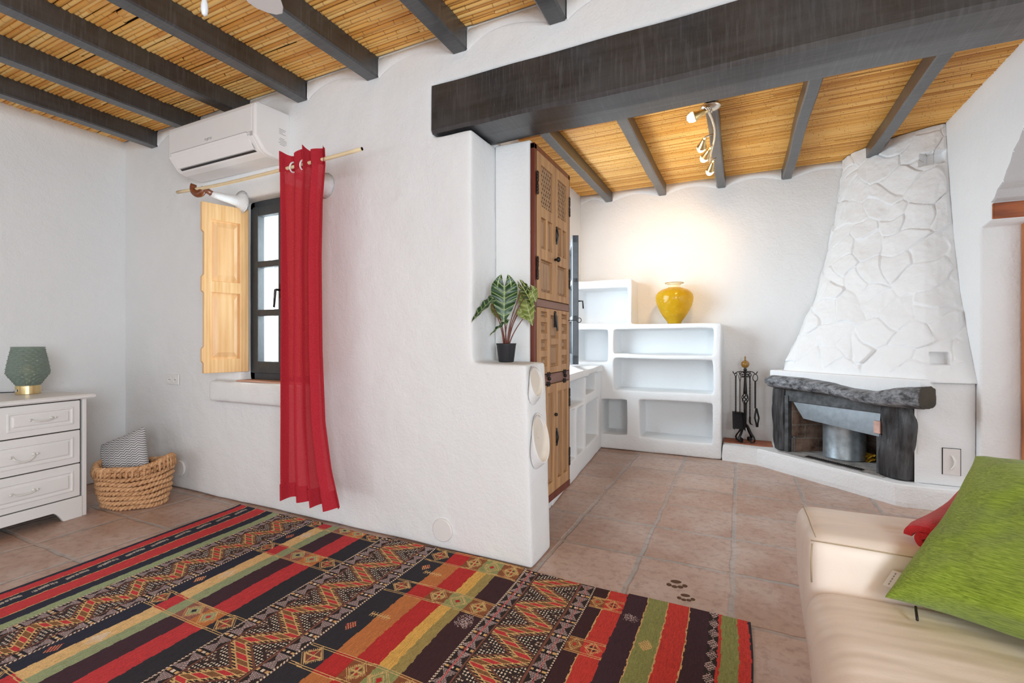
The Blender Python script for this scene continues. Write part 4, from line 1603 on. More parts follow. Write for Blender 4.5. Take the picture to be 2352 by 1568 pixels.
# raised hearth
hp = [(-.140, 4.50), (.08, 4.462), (.131, 4.452), (.20, 4.39), (.30, 4.292), (.50, 4.108), (.70, 3.925), (.84, 3.795), (.883, 3.752), (.93, 3.738), (1.10, 3.742), (1.294, 3.752), (1.294, 4.815), (-.140, 4.815)]
bm_ = MB()
rings = []
cxh, cyh = .6, 4.3
for z, off in ((0, 0), (.03, -.004), (.115, 0.0), (.132, .004), (.140, .016)):
    ring = []
    for i, (x, y) in enumerate(hp):
        if i < 12:
            dxx, dyy = cxh - x, cyh - y
            l_ = math.hypot(dxx, dyy)
            w_ = noise.noise(Vector((x * 5, y * 5, z * 9))) * .006
            ring.append((x + dxx / l_ * (off + w_), y + dyy / l_ * (off + w_), z))
        else:
            ring.append((x, y, z))
    rings.append(ring)
bm_.loft(rings).build('hearth_step', WALL_ROUGH, fp, smooth=False, bevel=.006, seg=3, world=True)
TERRA2 = m_plain('red_hearth_tile', lin((168, 108, 84)), .75, .2, var=.25, nscale=16, bump=.3)
MB().prism([(-.135, 4.60), (.16, 4.545), (.25, 4.56), (.25, 4.81), (-.135, 4.81)], .1395, .1435).build('hearth_tile', TERRA2, fp, world=True)
ASH = m_plain('ashy_hearth_floor', (0.36, 0.345, 0.335), .9, .1, var=.45, nscale=14, bump=.5)
MB().prism([tuple(dg(-2.80, 3.415, 0).xy), tuple(dg(-2.02, 3.415, 0).xy), tuple(dg(-2.05, 4.0, 0).xy), tuple(dg(-2.72, 4.0, 0).xy)], .1395, .1445).build('firebox_floor', ASH, fp, world=True)

CHAR = NT('charred_wood')
v_ = CHAR.coord(scale=(18, 18, 2.2))
n_ = CHAR.noise(v_, 2.0, 6, .65)
CHAR.base(CHAR.ramp(n_, [(.36, (.010, .010, .011)), (.68, (.075, .075, .08))]), .38, .55)
b__ = CHAR.bump(n_, .9, .012)
CHAR.bump(CHAR.noise(CHAR.coord(), 90, 3), .35, .004, b__)
CHAR_V = CHAR.m
CH2 = NT('weathered_mantel_timber')
v_ = CH2.coord(scale=(3.0, 3.0, 26), rot=(0, 0, math.radians(43)))
n_ = CH2.noise(CH2.coord(scale=(2.4, 24, 24), rot=(0, 0, math.radians(-43))), 1.4, 6, .65)
CH2.base(CH2.ramp(n_, [(.36, (.022, .022, .025)), (.66, (.30, .31, .33))]), .42, .5)
CH2.bump(n_, .9, .012)
CHAR_H = CH2.m
END = m_plain('sawn_brown_end', (.06, .05, .038), .7, .2, var=.2)


def post(s0, s1, d0, d1, z0, z1, seed, name):
    rings = []
    for k in range(41):
        z = z0 + (z1 - z0) * k / 40
        row = []
        for i in range(40):
            a = 2 * PI * i / 40
            ca, sa = math.cos(a), math.sin(a)
            # squarish round
            q = (abs(ca) ** 4 + abs(sa) ** 4) ** -.25
            w_ = 1 + .20 * noise.noise(Vector((ca * 1.6 + seed, sa * 1.6, z * 5))) + .12 * noise.noise(Vector((ca * 6 + seed, sa * 6, z * 6))) + .07 * noise.noise(Vector((ca * 15 + seed, sa * 15, z * 14)))
            row.append(tuple(dg((s0 + s1) / 2 + (s1 - s0) / 2 * ca * q * w_ + .010 * math.sin(z * 8 + seed), (d0 + d1) / 2 + (d1 - d0) / 2 * sa * q * w_, z)))
        rings.append(row)
    MB().loft(rings).build(name, CHAR_V, fp, smooth=True, world=True, subsurf=1)


post(-2.888, -2.775, 3.452, 3.56, .141, .66, 1.0, 'fireplace_post')
post(-2.065, -1.880, 3.435, 3.60, .141, .64, 4.0, 'fireplace_post')
# crooked mantel timber
xs_ = [-2.90, -2.84, -2.6, -2.35, -2.2, -2.06, -1.92, -1.77]
zt = [.745, .760, .758, .738, .712, .704, .742, .762]
zb_ = [.675, .655, .655, .652, .628, .614, .618, .624]
rings = []
for k in range(101):
    s_ = -2.905 + 1.132 * k / 100
    t_, b_2 = interp(xs_, zt, s_), interp(xs_, zb_, s_)
    e_ = 1.0
    if k < 4:
        e_ = (.80, .93, .98, 1.0)[k]
    row = []
    zc, hz = (t_ + b_2) / 2, (t_ - b_2) / 2 * e_
    df = 3.355 + .020 * math.sin(s_ * 4) + (.02 if k < 3 else 0)
    for i in range(48):
        a = 2 * PI * i / 48
        ca, sa = math.cos(a), math.sin(a)
        q = (abs(ca) ** 3.4 + abs(sa) ** 3.4) ** (-1 / 3.4)
        w_ = 1 + .07 * noise.noise(Vector((s_ * 6, ca * 2, sa * 2))) + .06 * noise.noise(Vector((s_ * 9, ca * 9, sa * 9))) + .05 * noise.noise(Vector((s_ * 22, ca * 16, sa * 16)))
        row.append(tuple(dg(s_, df + .085 - .085 * ca * q * w_, zc + hz * sa * q * w_)))
    rings.append(row)
MB().loft(rings, cap=True).build('mantel_timber', CHAR_H, fp, smooth=True, world=True)
er = [tuple(Vector(p) + .0015 * Vector((.732, -.681, 0))) for p in rings[-1]]
er0 = [tuple(Vector(p) - .004 * Vector((.732, -.681, 0))) for p in rings[-1]]
MB().loft([er0, er]).build('mantel_end_grain', END, fp, world=True)
# masonry round the firebox
plm = MB()


def dbox(mb_, s0, s1, d0, d1, z0, z1):
    v = [tuple(dg(s_, d, z)) for z in (z0, z1) for s_, d in ((s0, d0), (s1, d0), (s1, d1), (s0, d1))]
    mb_.add(v, [(0, 3, 2, 1), (4, 5, 6, 7), (0, 1, 5, 4), (1, 2, 6, 5), (2, 3, 7, 6), (3, 0, 4, 7)])
    return mb_


SOOT_IRON = m_plain('sooty_iron_lintel', (.085, .088, .092), .5, .45, .3, .5, 20, .3)
dbox(MB(), -2.775, -2.06, 3.468, 3.50, .555, .690).build('iron_lintel', SOOT_IRON, fp, world=True, bevel=.003)
dbox(MB(), -2.775, -2.742, 3.458, 3.50, .141, .60).build('jamb_lining', SOOT_IRON, fp, world=True, bevel=.003)
dbox(MB(), -2.885, -2.745, 3.562, 3.95, .141, .70).build('side_masonry', WALL_ROUGH, fp, world=True, bevel=.01)
SLAB = dbox(MB(), -2.885, -1.805, 3.425, 3.62, .700, .800).build('mantel_shelf', WALL, fp, world=True, bevel=.010, seg=3)


def m_brick():
    t = NT('sooty_firebrick')
    v = t.coord(rot=(PI / 2, 0, 0))
    br = t.n('TexBrick', {'Vector': v, 'Color1': (.30, .16, .10, 1), 'Color2': (.20, .11, .075, 1), 'Mortar': (.36, .32, .28, 1), 'Scale': 1.0, 'Mortar Size': .006, 'Brick Width': .23, 'Row Height': .11}, offset=.5)
    n = t.noise(t.coord(), 4.5, 6, .65)
    c = t.mix(t.math('MULTIPLY', t.ramp_f(n, .42, .62), .85), br.outputs['Color'], (.045, .038, .034))
    c = t.mix(t.math('MULTIPLY', t.ramp_f(n, .60, .40), .55), c, (.38, .33, .29))
    t.base(c, .9, .15)
    t.bump(t.math('SUBTRACT', 1.0, br.outputs['Fac']), .6, .006)
    return t.m


BRICK = m_brick()


def wallq(s0, d0, s1, d1, name):
    p0, p1 = dg(s0, d0, .141), dg(s1, d1, .141)
    L_ = (p1 - p0).length
    o = MB().box((0, 0, 0), (L_, .05, .52)).build(name, BRICK, fp)
    ang_ = math.atan2((p1 - p0).y, (p1 - p0).x)
    o.matrix_local = LOC[fp.name].inverted() @ Matrix.Translation(p0) @ Matrix.Rotation(ang_, 4, 'Z')
    return o


wallq(-2.742, 3.50, -2.62, 3.92, 'firebrick_wall')
wallq(-2.66, 3.93, -2.05, 3.93, 'firebrick_wall')
wallq(-2.10, 3.92, -2.055, 3.61, 'firebrick_wall')
TILE_BIT = m_plain('pinkish_brick_end', lin((206, 170, 158)), .8, .2, var=.2, nscale=30, bump=.3)
dbox(MB(), -2.105, -2.062, 3.462, 3.53, .415, .50).build('brick_end', TILE_BIT, fp, world=True, bevel=.004)
dbox(MB(), -2.095, -2.062, 3.475, 3.56, .141, .41).build('jamb_lining', SOOT_IRON, fp, world=True, bevel=.003)
ZINC = m_metal('dull_sheet_metal', (.22, .235, .25), .42, .12)
q_ = [dg(-2.735, 3.49, .572), dg(-2.075, 3.49, .560), dg(-2.075, 3.475, .395), dg(-2.20, 3.475, .402), dg(-2.625, 3.478, .432)]
nrm_ = (q_[1] - q_[0]).cross(q_[4] - q_[0]).normalized() * .002
mb_ = MB().loft([[tuple(p - nrm_) for p in q_], [tuple(p + nrm_) for p in q_]])
mb_.build('smoke_plate', ZINC, fp, world=True)
gm = MB()
dbox(gm, -2.58, -2.17, 3.435, 3.475, .1445, .150)
for k in range(24):
    dbox(gm, -2.575 + .0168 * k, -2.568 + .0168 * k, 3.44, 3.470, .150, .154)
gm.build('ash_grate', m_plain('dark_cast_iron', (.03, .026, .026), .7, .3), fp, world=True)
gm = MB()
dbox(gm, -2.60, -2.36, 3.75, 3.79, .1445, .150)
gm.build('ash_grate', m_plain('dark_cast_iron', (.03, .026, .026), .7, .3), fp, world=True)
# rendered block right of the posts with the ash door
sbk = plaster_solid('side_block', [((1.005, 3.822, .139), (1.2968, 4.20, .785))], [], WALL, fp, jitter=.003, e=.012)
sbk.data.transform(LOC[fp.name].inverted())
plb = MB().prism([tuple(dg(-1.90, 3.60, 0).xy), (1.0, 3.825), (1.28, 3.86), (1.28, 4.5), tuple(dg(-2.05, 3.98, 0).xy), tuple(dg(-2.06, 3.60, 0).xy)], .141, .775).build('chimney_core', WALL_ROUGH, fp, world=True)
PINKW = m_plain('painted_metal_door', (.74, .715, .70), .55, .3, var=.02)
ad = MB().box((1.138, 3.815, .215), (1.220, 3.8225, .375)).build('ash_door', PINKW, fp, world=True, bevel=.001)
dm = MB()
for a, b in (((1.134, 3.8185, .212), (1.1375, 3.823, .378)), ((1.2205, 3.8185, .212), (1.224, 3.823, .378)), ((1.134, 3.8185, .3755), (1.224, 3.823, .378))):
    dm.box(a, b)
dm.build('door_gap', DARK_SLOT, fp, world=True)
hd = MB().tube([(1.176, 3.813, .335), (1.184, 3.806, .325), (1.192, 3.801, .300), (1.190, 3.801, .275), (1.178, 3.806, .252), (1.172, 3.813, .246)], [.003, .006, .007, .007, .006, .003], 8).build('ash_door_handle', WHITE_METAL, ad, smooth=True)
hd.data.transform(LOC[fp.name].inverted())

# the hood: a flaring quarter cone faced with flat stones, limewashed
kz = ([.79, 1.012, 1.35, 1.719, 2.082, 2.443, 2.56], [0, .215, .50, .71, .86, .97, 1.0])
bot = [(.345, 4.815), (.330, 4.62), (.322, 4.50), (.345, 4.438), (.50, 4.29), (.68, 4.121), (.86, 3.955), (1.0, 3.828), (1.045, 3.803), (1.12, 3.80), (1.2965, 3.812)]
topc = [(.795, 4.815), (.80, 4.76), (.815, 4.70), (.84, 4.645), (.90, 4.565), (.985, 4.48), (1.07, 4.405), (1.15, 4.345), (1.19, 4.322), (1.235, 4.306), (1.2965, 4.300)]


def resamp(poly, n):
    P_ = np.array(poly)
    d = np.r_[0, np.cumsum(np.linalg.norm(np.diff(P_, axis=0), axis=1))]
    t_ = np.linspace(0, 1, n)
    return np.stack([np.interp(t_, d / d[-1], P_[:, k]) for k in range(2)], 1)


NS_, NZ_ = 240, 300
Bq = resamp(bot, NS_)
Tq = np.stack([np.interp(np.linspace(0, 1, NS_), np.linspace(0, 1, len(topc)), np.array(topc)[:, k]) for k in range(2)], 1)
# same parameter for both rims
bl = np.array(bot); dl = np.r_[0, np.cumsum(np.linalg.norm(np.diff(bl, axis=0), axis=1))]; dl /= dl[-1]
Tq = np.stack([np.interp(np.linspace(0, 1, NS_), dl, np.array(topc)[:, k]) for k in range(2)], 1)
zz_ = np.linspace(.782, 2.56, NZ_)
kk_ = np.interp(zz_, kz[0], kz[1])
PX = Bq[:, None, :] * (1 - kk_)[None, :, None] + Tq[:, None, :] * kk_[None, :, None]
# arc length coordinate for the stones
wid = 1.55 * (1 - kk_) + .78 * kk_
uu = (np.linspace(0, 1, NS_)[:, None] - .5) * wid[None, :]
vv = np.broadcast_to(zz_[None, :], uu.shape)
rg_ = np.random.default_rng(21)
seeds = []
for r_ in range(12):
    for c_ in range(-5, 6):
        seeds.append(((c_ + .5 * (r_ % 2)) * .19 + rg_.normal(0, .06), .80 + r_ * .158 + rg_.normal(0, .052)))
seeds = np.array(seeds)
wu = uu + .03 * np.sin(vv * 9 + uu * 4) + .012 * np.sin(vv * 25 + 2 * uu)
wv = vv + .03 * np.sin(uu * 8) + .012 * np.sin(uu * 31 + vv * 5)
d2 = (wu[..., None] - seeds[:, 0]) ** 2 + ((wv[..., None] - seeds[:, 1]) * 1.15) ** 2
o_ = np.argsort(d2, axis=-1)[..., :2]
i1, i2 = o_[..., 0], o_[..., 1]
da = np.sqrt(np.take_along_axis(d2, i1[..., None], -1)[..., 0]); db_ = np.sqrt(np.take_along_axis(d2, i2[..., None], -1)[..., 0])
edge = np.clip((db_ - da) / .012, 0, 1)
hgt_ = rg_.uniform(0, .012, len(seeds)); tx = rg_.normal(0, .055, len(seeds)); ty = rg_.normal(0, .055, len(seeds))
rel = hgt_[i1] + tx[i1] * (wu - seeds[i1, 0]) + ty[i1] * (wv - seeds[i1, 1])
fine = np.array([[noise.noise(Vector((uu[i, j] * 13, vv[i, j] * 13, 3.3))) * .006 + noise.noise(Vector((uu[i, j] * 34, vv[i, j] * 34, 1.1))) * .003 for j in range(NZ_)] for i in range(NS_)])
disp = edge * (rel + .004) + fine
# flat render at the foot of the hood
disp *= np.clip((vv - .80) / .05, 0.0, 1)
# normal direction in plan
tan_ = np.gradient(PX, axis=0)
nl = np.stack([-tan_[..., 1], tan_[..., 0]], -1)
nl /= np.maximum(np.linalg.norm(nl, axis=-1, keepdims=True), 1e-9)
outw = np.sign((nl[NS_ // 2, NZ_ // 2] @ np.array([-.68, -.73])))
nl *= outw
fade_ends = np.minimum(1, np.minimum(np.linspace(0, 1, NS_), 1 - np.linspace(0, 1, NS_)) / .03)[:, None]
# two soot vents are recessed boxes
pl_x = PX[..., 0]
v1 = (pl_x > 1.092) & (pl_x < 1.185) & (vv > .893) & (vv < .968)
sd = PX[..., 0] * .732 - PX[..., 1] * .681
v2 = (sd > -2.085) & (sd < -1.965) & (vv > 2.285) & (vv < 2.372)
disp = np.where(v1, -.055, disp); disp = np.where(v2, -.06, disp)
PXd = PX + nl * (disp * fade_ends)[..., None]
PXd[..., 0] = np.minimum(PXd[..., 0], 1.2965); PXd[..., 1] = np.minimum(PXd[..., 1], 4.816)
hv = np.concatenate([PXd, vv[..., None]], -1).reshape(-1, 3)
iv = np.arange(NS_ - 1)[:, None] * NZ_ + np.arange(NZ_ - 1)[None, :]
hf = np.stack([iv, iv + NZ_, iv + NZ_ + 1, iv + 1], -1).reshape(-1, 4)
m = MB()
m.v = [tuple(p) for p in hv.tolist()]; m.f = [tuple(q) for q in hf.tolist()]
m.build('stone_hood', STONE_WHITE, fp, smooth=True, world=True, fix=True)

# things standing in the fireplace
GALV = m_plain('galvanised_zinc', (.40, .46, .50), .38, .5, .75, .25, 18, .05)
tb = thing('zinc_bucket', 'galvanised zinc drum standing inside the fireplace under the metal plate', 'drum', (.720, 4.382, .1446))
MB().lathe([(.137, 0), (.140, .003), (.140, .012), (.138, .016), (.138, .375), (.141, .38), (.141, .388), (.134, .388), (.134, .02), (.001, .018)], n=56).build('drum_wall', GALV, tb, smooth=True, angle=30)
yp = thing('firelighter_packet', 'crumpled yellow packet beside the zinc drum in the fireplace', 'packet', (.885, 4.335, .1446), .5)
pk = m_plain('crumpled_yellow_foil', lin((206, 164, 52)), .45, .4, var=.45, nscale=45, bump=.4, bscale=50)
a_ = MB()
prs = []
for i in range(9):
    row_ = []
    for j in range(7):
        row_.append((-.055 + .11 * i / 8, -.035 + .07 * j / 6, .03 + .022 * noise.noise(Vector((i * .8, j * .9, 2))) + .02 * math.sin(PI * i / 8)))
    prs.append(row_)
a_.grid(prs); a_.grid([[(x, y, max(.0005, z - .03)) for x, y, z in r_] for r_ in prs])
a_.build('packet_body', pk, yp, smooth=False)
sc_ = MB().box((.05, -.02, 0), (.085, .03, .022)).box((.06, .03, 0), (.10, .055, .014)).build('wood_scrap', m_plain('split_kindling', lin((150, 126, 96)), .8, .2, var=.3), yp, bevel=.003)
rd = thing('iron_spike', 'short iron spike standing at the left of the firebox', 'spike', (.392, 4.432, .1446))
MB().lathe([(.007, 0), (.006, .10), (.006, .115)], n=10).lathe([(.014, .115), (.015, .120), (.014, .124)], n=12).build('spike_shaft', m_metal('grey_iron', (.22, .23, .24), .5), rd, smooth=False)

# ------------------------------------------------------------------ fire tool stand and its tools
bx_, by_ = .040, 4.665
fs = thing('fire_tool_stand', 'black wrought iron fireside tool stand with an amber ball on top', 'tool stand', (bx_, by_, .1436))
UPR = Vector((.9, .435, 0))   # the stand faces the room


def loc3(u, w, z):
    return (u * UPR.x - w * UPR.y, u * UPR.y + w * UPR.x, z)


m = MB()
m.tube([(0, 0, .13), (0, 0, .30), (0, 0, .345)], [.011, .013, .014], 8)
m.tube([(0, 0, .43), (0, 0, .46), (0, 0, .55), (0, 0, .635)], [.016, .015, .010, .011], 8)
m.build('stand_shaft', IRON, fs, smooth=True)
m = MB()
for k in range(5):
    for hand in (1, -1):
        pts = []
        for i in range(15):
            q = i / 14
            a = 2 * PI * k / 5 + hand * q * PI * 1.0
            r_ = .006 + .022 * math.sin(PI * q)
            pts.append((r_ * math.cos(a), r_ * math.sin(a), .338 + .100 * q))
        m.tube(pts, .0032, 5)
m.build('basket_twist', IRON, fs, smooth=True)
for k in range(4):
    a = PI / 4 + PI / 2 * k + .2
    c_, s_ = math.cos(a), math.sin(a)
    prof = [(.0, .165), (.022, .150), (.040, .118), (.058, .085), (.078, .060), (.090, .035), (.082, .012), (.060, .006), (.046, .016), (.044, .034), (.056, .042), (.066, .034)]
    rings = []
    for i, (r_, z) in enumerate(prof):
        w_ = .011
        p0, p1 = prof[max(i - 1, 0)], prof[min(i + 1, len(prof) - 1)]
        t_ = Vector((p1[0] - p0[0], p1[1] - p0[1])).normalized()
        nx, nz = -t_.y * .0028, t_.x * .0028
        rings.append([((r_ + sx * nx) * c_ - sy * w_ * s_, (r_ + sx * nx) * s_ + sy * w_ * c_, z + sx * nz) for sx, sy in ((1, -1), (1, 1), (-1, 1), (-1, -1))])
    MB().loft(rings).build('scroll_foot', IRON, fs, smooth=False, bevel=.001)
for k in range(4):
    u, w = ((-.088, .008), (-.060, -.03), (.055, .03), (.085, -.012))[k]
    d_ = Vector((u, w)).normalized()
    L_ = Vector((u, w)).length
    pts = []
    for r_, z in ((.008, .585), (.030, .575), (.040, .590), (.030, .604), (.022, .596)):
        pts.append(loc3(d_.x * r_, d_.y * r_, z))
    m = MB().tube(pts, .0035, 6)
    pts = [loc3(d_.x * r_ * L_, d_.y * r_ * L_, z) for r_, z in ((.08, .612), (.4, .626), (.75, .622), (.95, .606), (1.08, .606), (1.2, .626))]
    m.tube(pts, .0040, 6)
    m.build('hook_arm', IRON, fs, smooth=True)
AMB2 = m_plain('amber_ball_glass', (.30, .16, .03), .15, .6, var=.2)
MB().lathe([(.012, .632), (.016, .640), (.010, .650), (.012, .655)], n=16).build('collar', IRON, fs, smooth=True)
MB().sphere((0, 0, .690), .034, 24, 16).build('amber_ball', AMB2, fs, smooth=True)
MB().lathe([(.006, .722), (.009, .728), (.005, .734), (.008, .744), (.006, .754), (.001, .764)], n=12).build('finial', AMB2, fs, smooth=True)
B0 = Vector((bx_, by_, .1436))


def tool(name, label, u, w, parts):
    t = thing(name, label, 'fire tool', tuple(B0 + Vector(loc3(u, w, .06))), 0, 'tools hanging on the fireside stand')
    for nm, fn in parts:
        mm = MB()
        fn(mm, lambda du, dw, z: tuple(B0 + Vector(loc3(u + du, w + dw, z))))
        mm.build(nm, IRON, t, smooth=nm != 'pan', world=True)
    return t


def ring_loop(mm, P_, z, rx, rz, r_=.0035):
    mm.tube([P_(rx * math.cos(a), 0, z + rz * math.sin(a)) for a in [2 * PI * k / 12 for k in range(12)]], r_, 6, closed=True)


def rod_(mm, P_, z0, z1, r0, twist=True, sway=0.0):
    n = 26
    mm.tube([P_(sway * k / n, 0, z0 + (z1 - z0) * k / n) for k in range(n + 1)], [r0 * (1 + (.18 if twist and k % 2 else 0)) for k in range(n + 1)], 6)


def shovel_pan(mm, P_):
    # a shallow tray hanging tilted toward us
    for (a, b) in (((-.042, -.02), (.070, -.012)),):
        pass
    z0, z1 = .118, .275
    c = [(-.028, .002, z1), (.060, .006, z1 - .008), (.056, -.030, z0), (-.040, -.034, z0 + .010)]
    f = [P_(*q) for q in c]
    b = [P_(q[0], q[1] + .006, q[2]) for q in c]
    mm.loft([f, b])
    for i, j in ((0, 1), (0, 3), (1, 2)):
        p, q = c[i], c[j]
        rim = [P_(*p), P_(*q), P_(q[0], q[1] - .030, q[2] - .006), P_(p[0], p[1] - .030, p[2] - .006)]
        rim2 = [(x + .002, y + .002, z) for x, y, z in rim]
        mm.loft([rim, rim2])


tool('fire_shovel', 'black fire shovel with a square pan hanging at the left of the stand', -.086, -.006,
     [('handle_loop', lambda mm, P_: ring_loop(mm, P_, .600, .010, .014)), ('tool_shaft', lambda mm, P_: rod_(mm, P_, .27, .586, .0062)), ('pan', shovel_pan)])


def slim_loop(mm, P_):
    mm.tube([P_(0, 0, .535), P_(-.010, 0, .59), P_(0, 0, .606), P_(.010, 0, .59), P_(0, 0, .535)], .0028, 6)


tool('fire_brush', 'thin black fireside rod hanging beside the shovel', -.058, -.024,
     [('handle_loop', slim_loop), ('tool_shaft', lambda mm, P_: rod_(mm, P_, .26, .54, .0042, False, 0.0))])


def poker_hook(mm, P_):
    mm.tube([P_(0, 0, .22), P_(0, 0, .175), P_(.006, 0, .158), P_(.024, 0, .150)], [.0085, .009, .007, .003], 8)


tool('fire_poker', 'straight black poker with a small hooked tip beside the shaft', .053, .022,
     [('handle_loop', lambda mm, P_: ring_loop(mm, P_, .592, .012, .015)), ('tool_shaft', lambda mm, P_: rod_(mm, P_, .21, .578, .0058)), ('hook_tip', poker_hook)])


def tong_jaw(mm, P_):
    for s_ in (-1, 1):
        mm.tube([P_(.010, 0, .30), P_(.012 + s_ * .012, 0, .25), P_(.014 + s_ * .018, 0, .215), P_(.016 + s_ * .008, 0, .17), P_(.017 + s_ * .004, 0, .135)], [.008, .0075, .0075, .007, .0065], 8)


tool('fire_tongs', 'black fire tongs with open oval jaws hanging at the right of the stand', .084, -.010,
     [('handle_loop', lambda mm, P_: ring_loop(mm, P_, .570, .022, .032)), ('tool_shaft', lambda mm, P_: rod_(mm, P_, .30, .545, .0075, True, -.0)), ('tong_jaw', tong_jaw)])

# ------------------------------------------------------------------ spotlight bar
CHROME = m_metal('brushed_nickel', (.72, .66, .56), .25, .05)
GOLD_S = m_metal('satin_gold_lamp', (.80, .60, .28), .3, .05)
GLOWM = NT('lit_lamp_glass')
GLOWM.base((1, .9, .7), .3)
GLOWM.b.inputs['Emission Color'].default_value = (1.0, .80, .48, 1)
GLOWM.b.inputs['Emission Strength'].default_value = 26
GLOWM = GLOWM.m
sx = -.16
sb = thing('spotlight_bar', 'ceiling bar of four lit spotlights on the middle alcove rafter', 'lamp', (sx, 3.5, 2.466))
MB().lathe([(.058, 0), (.056, .012), (.030, .022), (.006, .024)], n=32, M=Matrix.Translation((sx, 3.10, 2.466)) @ Matrix.Rotation(PI, 4, 'X')).build('ceiling_plate', CHROME, sb, smooth=True, world=True)
pts = [(sx - .02 + .03 * math.sin(PI * k / 12 * 1.5), 3.02 + .98 * k / 12, 2.428 - .006 * math.sin(PI * k / 12)) for k in range(13)]
bm2 = MB().tube(pts, .008, 8)
bm2.tube([(sx, 3.10, 2.445), (sx, 3.10, 2.425)], .008, 8)
bm2.build('lamp_bar', CHROME, sb, smooth=True, world=True)


def spot(px_, py_, pz_, tx_, ty_, tz_, en):
    p = Vector((px_, py_, pz_)); d = (Vector((tx_, ty_, tz_)) - p).normalized()
    Mt = Matrix.Translation(p) @ d.to_track_quat('Z', 'Y').to_matrix().to_4x4()
    h = MB().lathe([(.008, -.075), (.013, -.072), (.016, -.05), (.024, -.01), (.030, .0), (.032, .006), (.029, .006), (.020, -.012)], n=24, cap=False, M=Mt).build('spot_head', GOLD_S, sb, smooth=True, world=True)
    a = MB().tube([Mt @ Vector((0, 0, -.07)), Mt @ Vector((0, 0, -.09)), Vector((sx - .005, py_ - .03, 2.428))], .005, 6).build('spot_arm', CHROME, h, smooth=True)
    a.data.transform(LOC[sb.name].inverted())
    g = MB().lathe([(.001, -.004), (.022, -.004), (.029, .006), (.029, .022), (.020, .042), (.001, .050)], n=20, M=Mt).build('bulb', GLOWM, h, smooth=True)
    g.data.transform(LOC[sb.name].inverted())
    ld = bpy.data.lights.new('spot_beam', 'SPOT')
    ld.energy = en; ld.color = (1.0, .60, .27); ld.spot_size = math.radians(80); ld.spot_blend = 1.0; ld.shadow_soft_size = .03
    lo = bpy.data.objects.new('spot_beam', ld); col.objects.link(lo)
    lo.location = p + d * .05
    lo.rotation_euler = d.to_track_quat('-Z', 'Y').to_euler()


spot(-.245, 3.06, 2.405, -1.1, 3.1, 2.15, 3)
spot(-.235, 3.47, 2.372, -.62, 4.82, 1.95, 20)
spot(-.225, 3.67, 2.372, -.90, 4.82, 1.80, 15)
spot(-.205, 3.93, 2.358, -.50, 4.82, 1.80, 8)

# ------------------------------------------------------------------ plant
POT = m_plain('matte_charcoal_pot', (.022, .022, .026), .5, .35, var=.1)
SOIL = m_plain('potting_soil', (.03, .018, .012), .95, .1, var=.5, nscale=80, bump=.5)
pcx, pcy = -1.045, 2.098
pt = thing('potted_plant', 'potted arrow-leaf plant with pale veins on the white ledge', 'plant', (pcx, pcy, .941))
MB().lathe([(.036, 0), (.038, .003), (.048, .082), (.051, .091), (.048, .091), (.046, .080)], n=40, cap=True).build('plant_pot', POT, pt, smooth=True)
MB().lathe([(.046, .074), (.02, .080), (.001, .081)], n=20).build('soil', SOIL, pt, smooth=True)
STEM = m_plain('reddish_stem', lin((116, 66, 54)), .45, .4, var=.25, nscale=40)


def m_leaf(name, deep, mid, vein):
    t = NT(name)
    at = t.n('VertexColor', layer_name='veins')
    sep = t.n('SeparateColor', {0: at.outputs['Color']})
    n = t.noise(t.coord(), 30, 3)
    g = t.ramp(n, [(.3, deep), (.7, mid)])
    c = t.mix(sep.outputs[0], g, vein)
    c = t.mix(t.math('MULTIPLY', sep.outputs[1], .8), c, tuple(v * .45 for v in deep))
    t.base(c, .32, .45)
    tl = t.n('BsdfTranslucent', {'Color': c})
    mx = t.n('MixShader', {0: .22, 1: t.b.outputs[0], 2: tl.outputs[0]})
    t.link(mx.outputs[0], t.out.inputs[0])
    t.bump(sep.outputs[0], .3, .002)
    return t.m


LEAF_D = m_leaf('dark_green_leaf', (.012, .055, .014), (.030, .105, .028), lin((186, 206, 146)))
LEAF_L = m_leaf('pale_green_leaf', lin((120, 138, 62)), lin((158, 170, 92)), lin((206, 214, 150)))
LEAF_M = m_leaf('mottled_leaf', (.020, .050, .012), (.05, .09, .02), lin((190, 196, 120)))
RV = Vector((.9, .435, 0)); UV_ = Vector((0, 0, 1)); FV = Vector((-.435, .9, 0))
PC = Vector((pcx, pcy, .941))
SC = 2.345 / 1085


def pp(px_, py_, depth=0.0):
    """place on the plant: u to the right, v up from the pot foot, in photo pixels of its own size"""
    return Vector((0, 0, 0)) + RV * ((px_ - 1163) * SC) + UV_ * ((832 - py_) * SC) - FV * depth


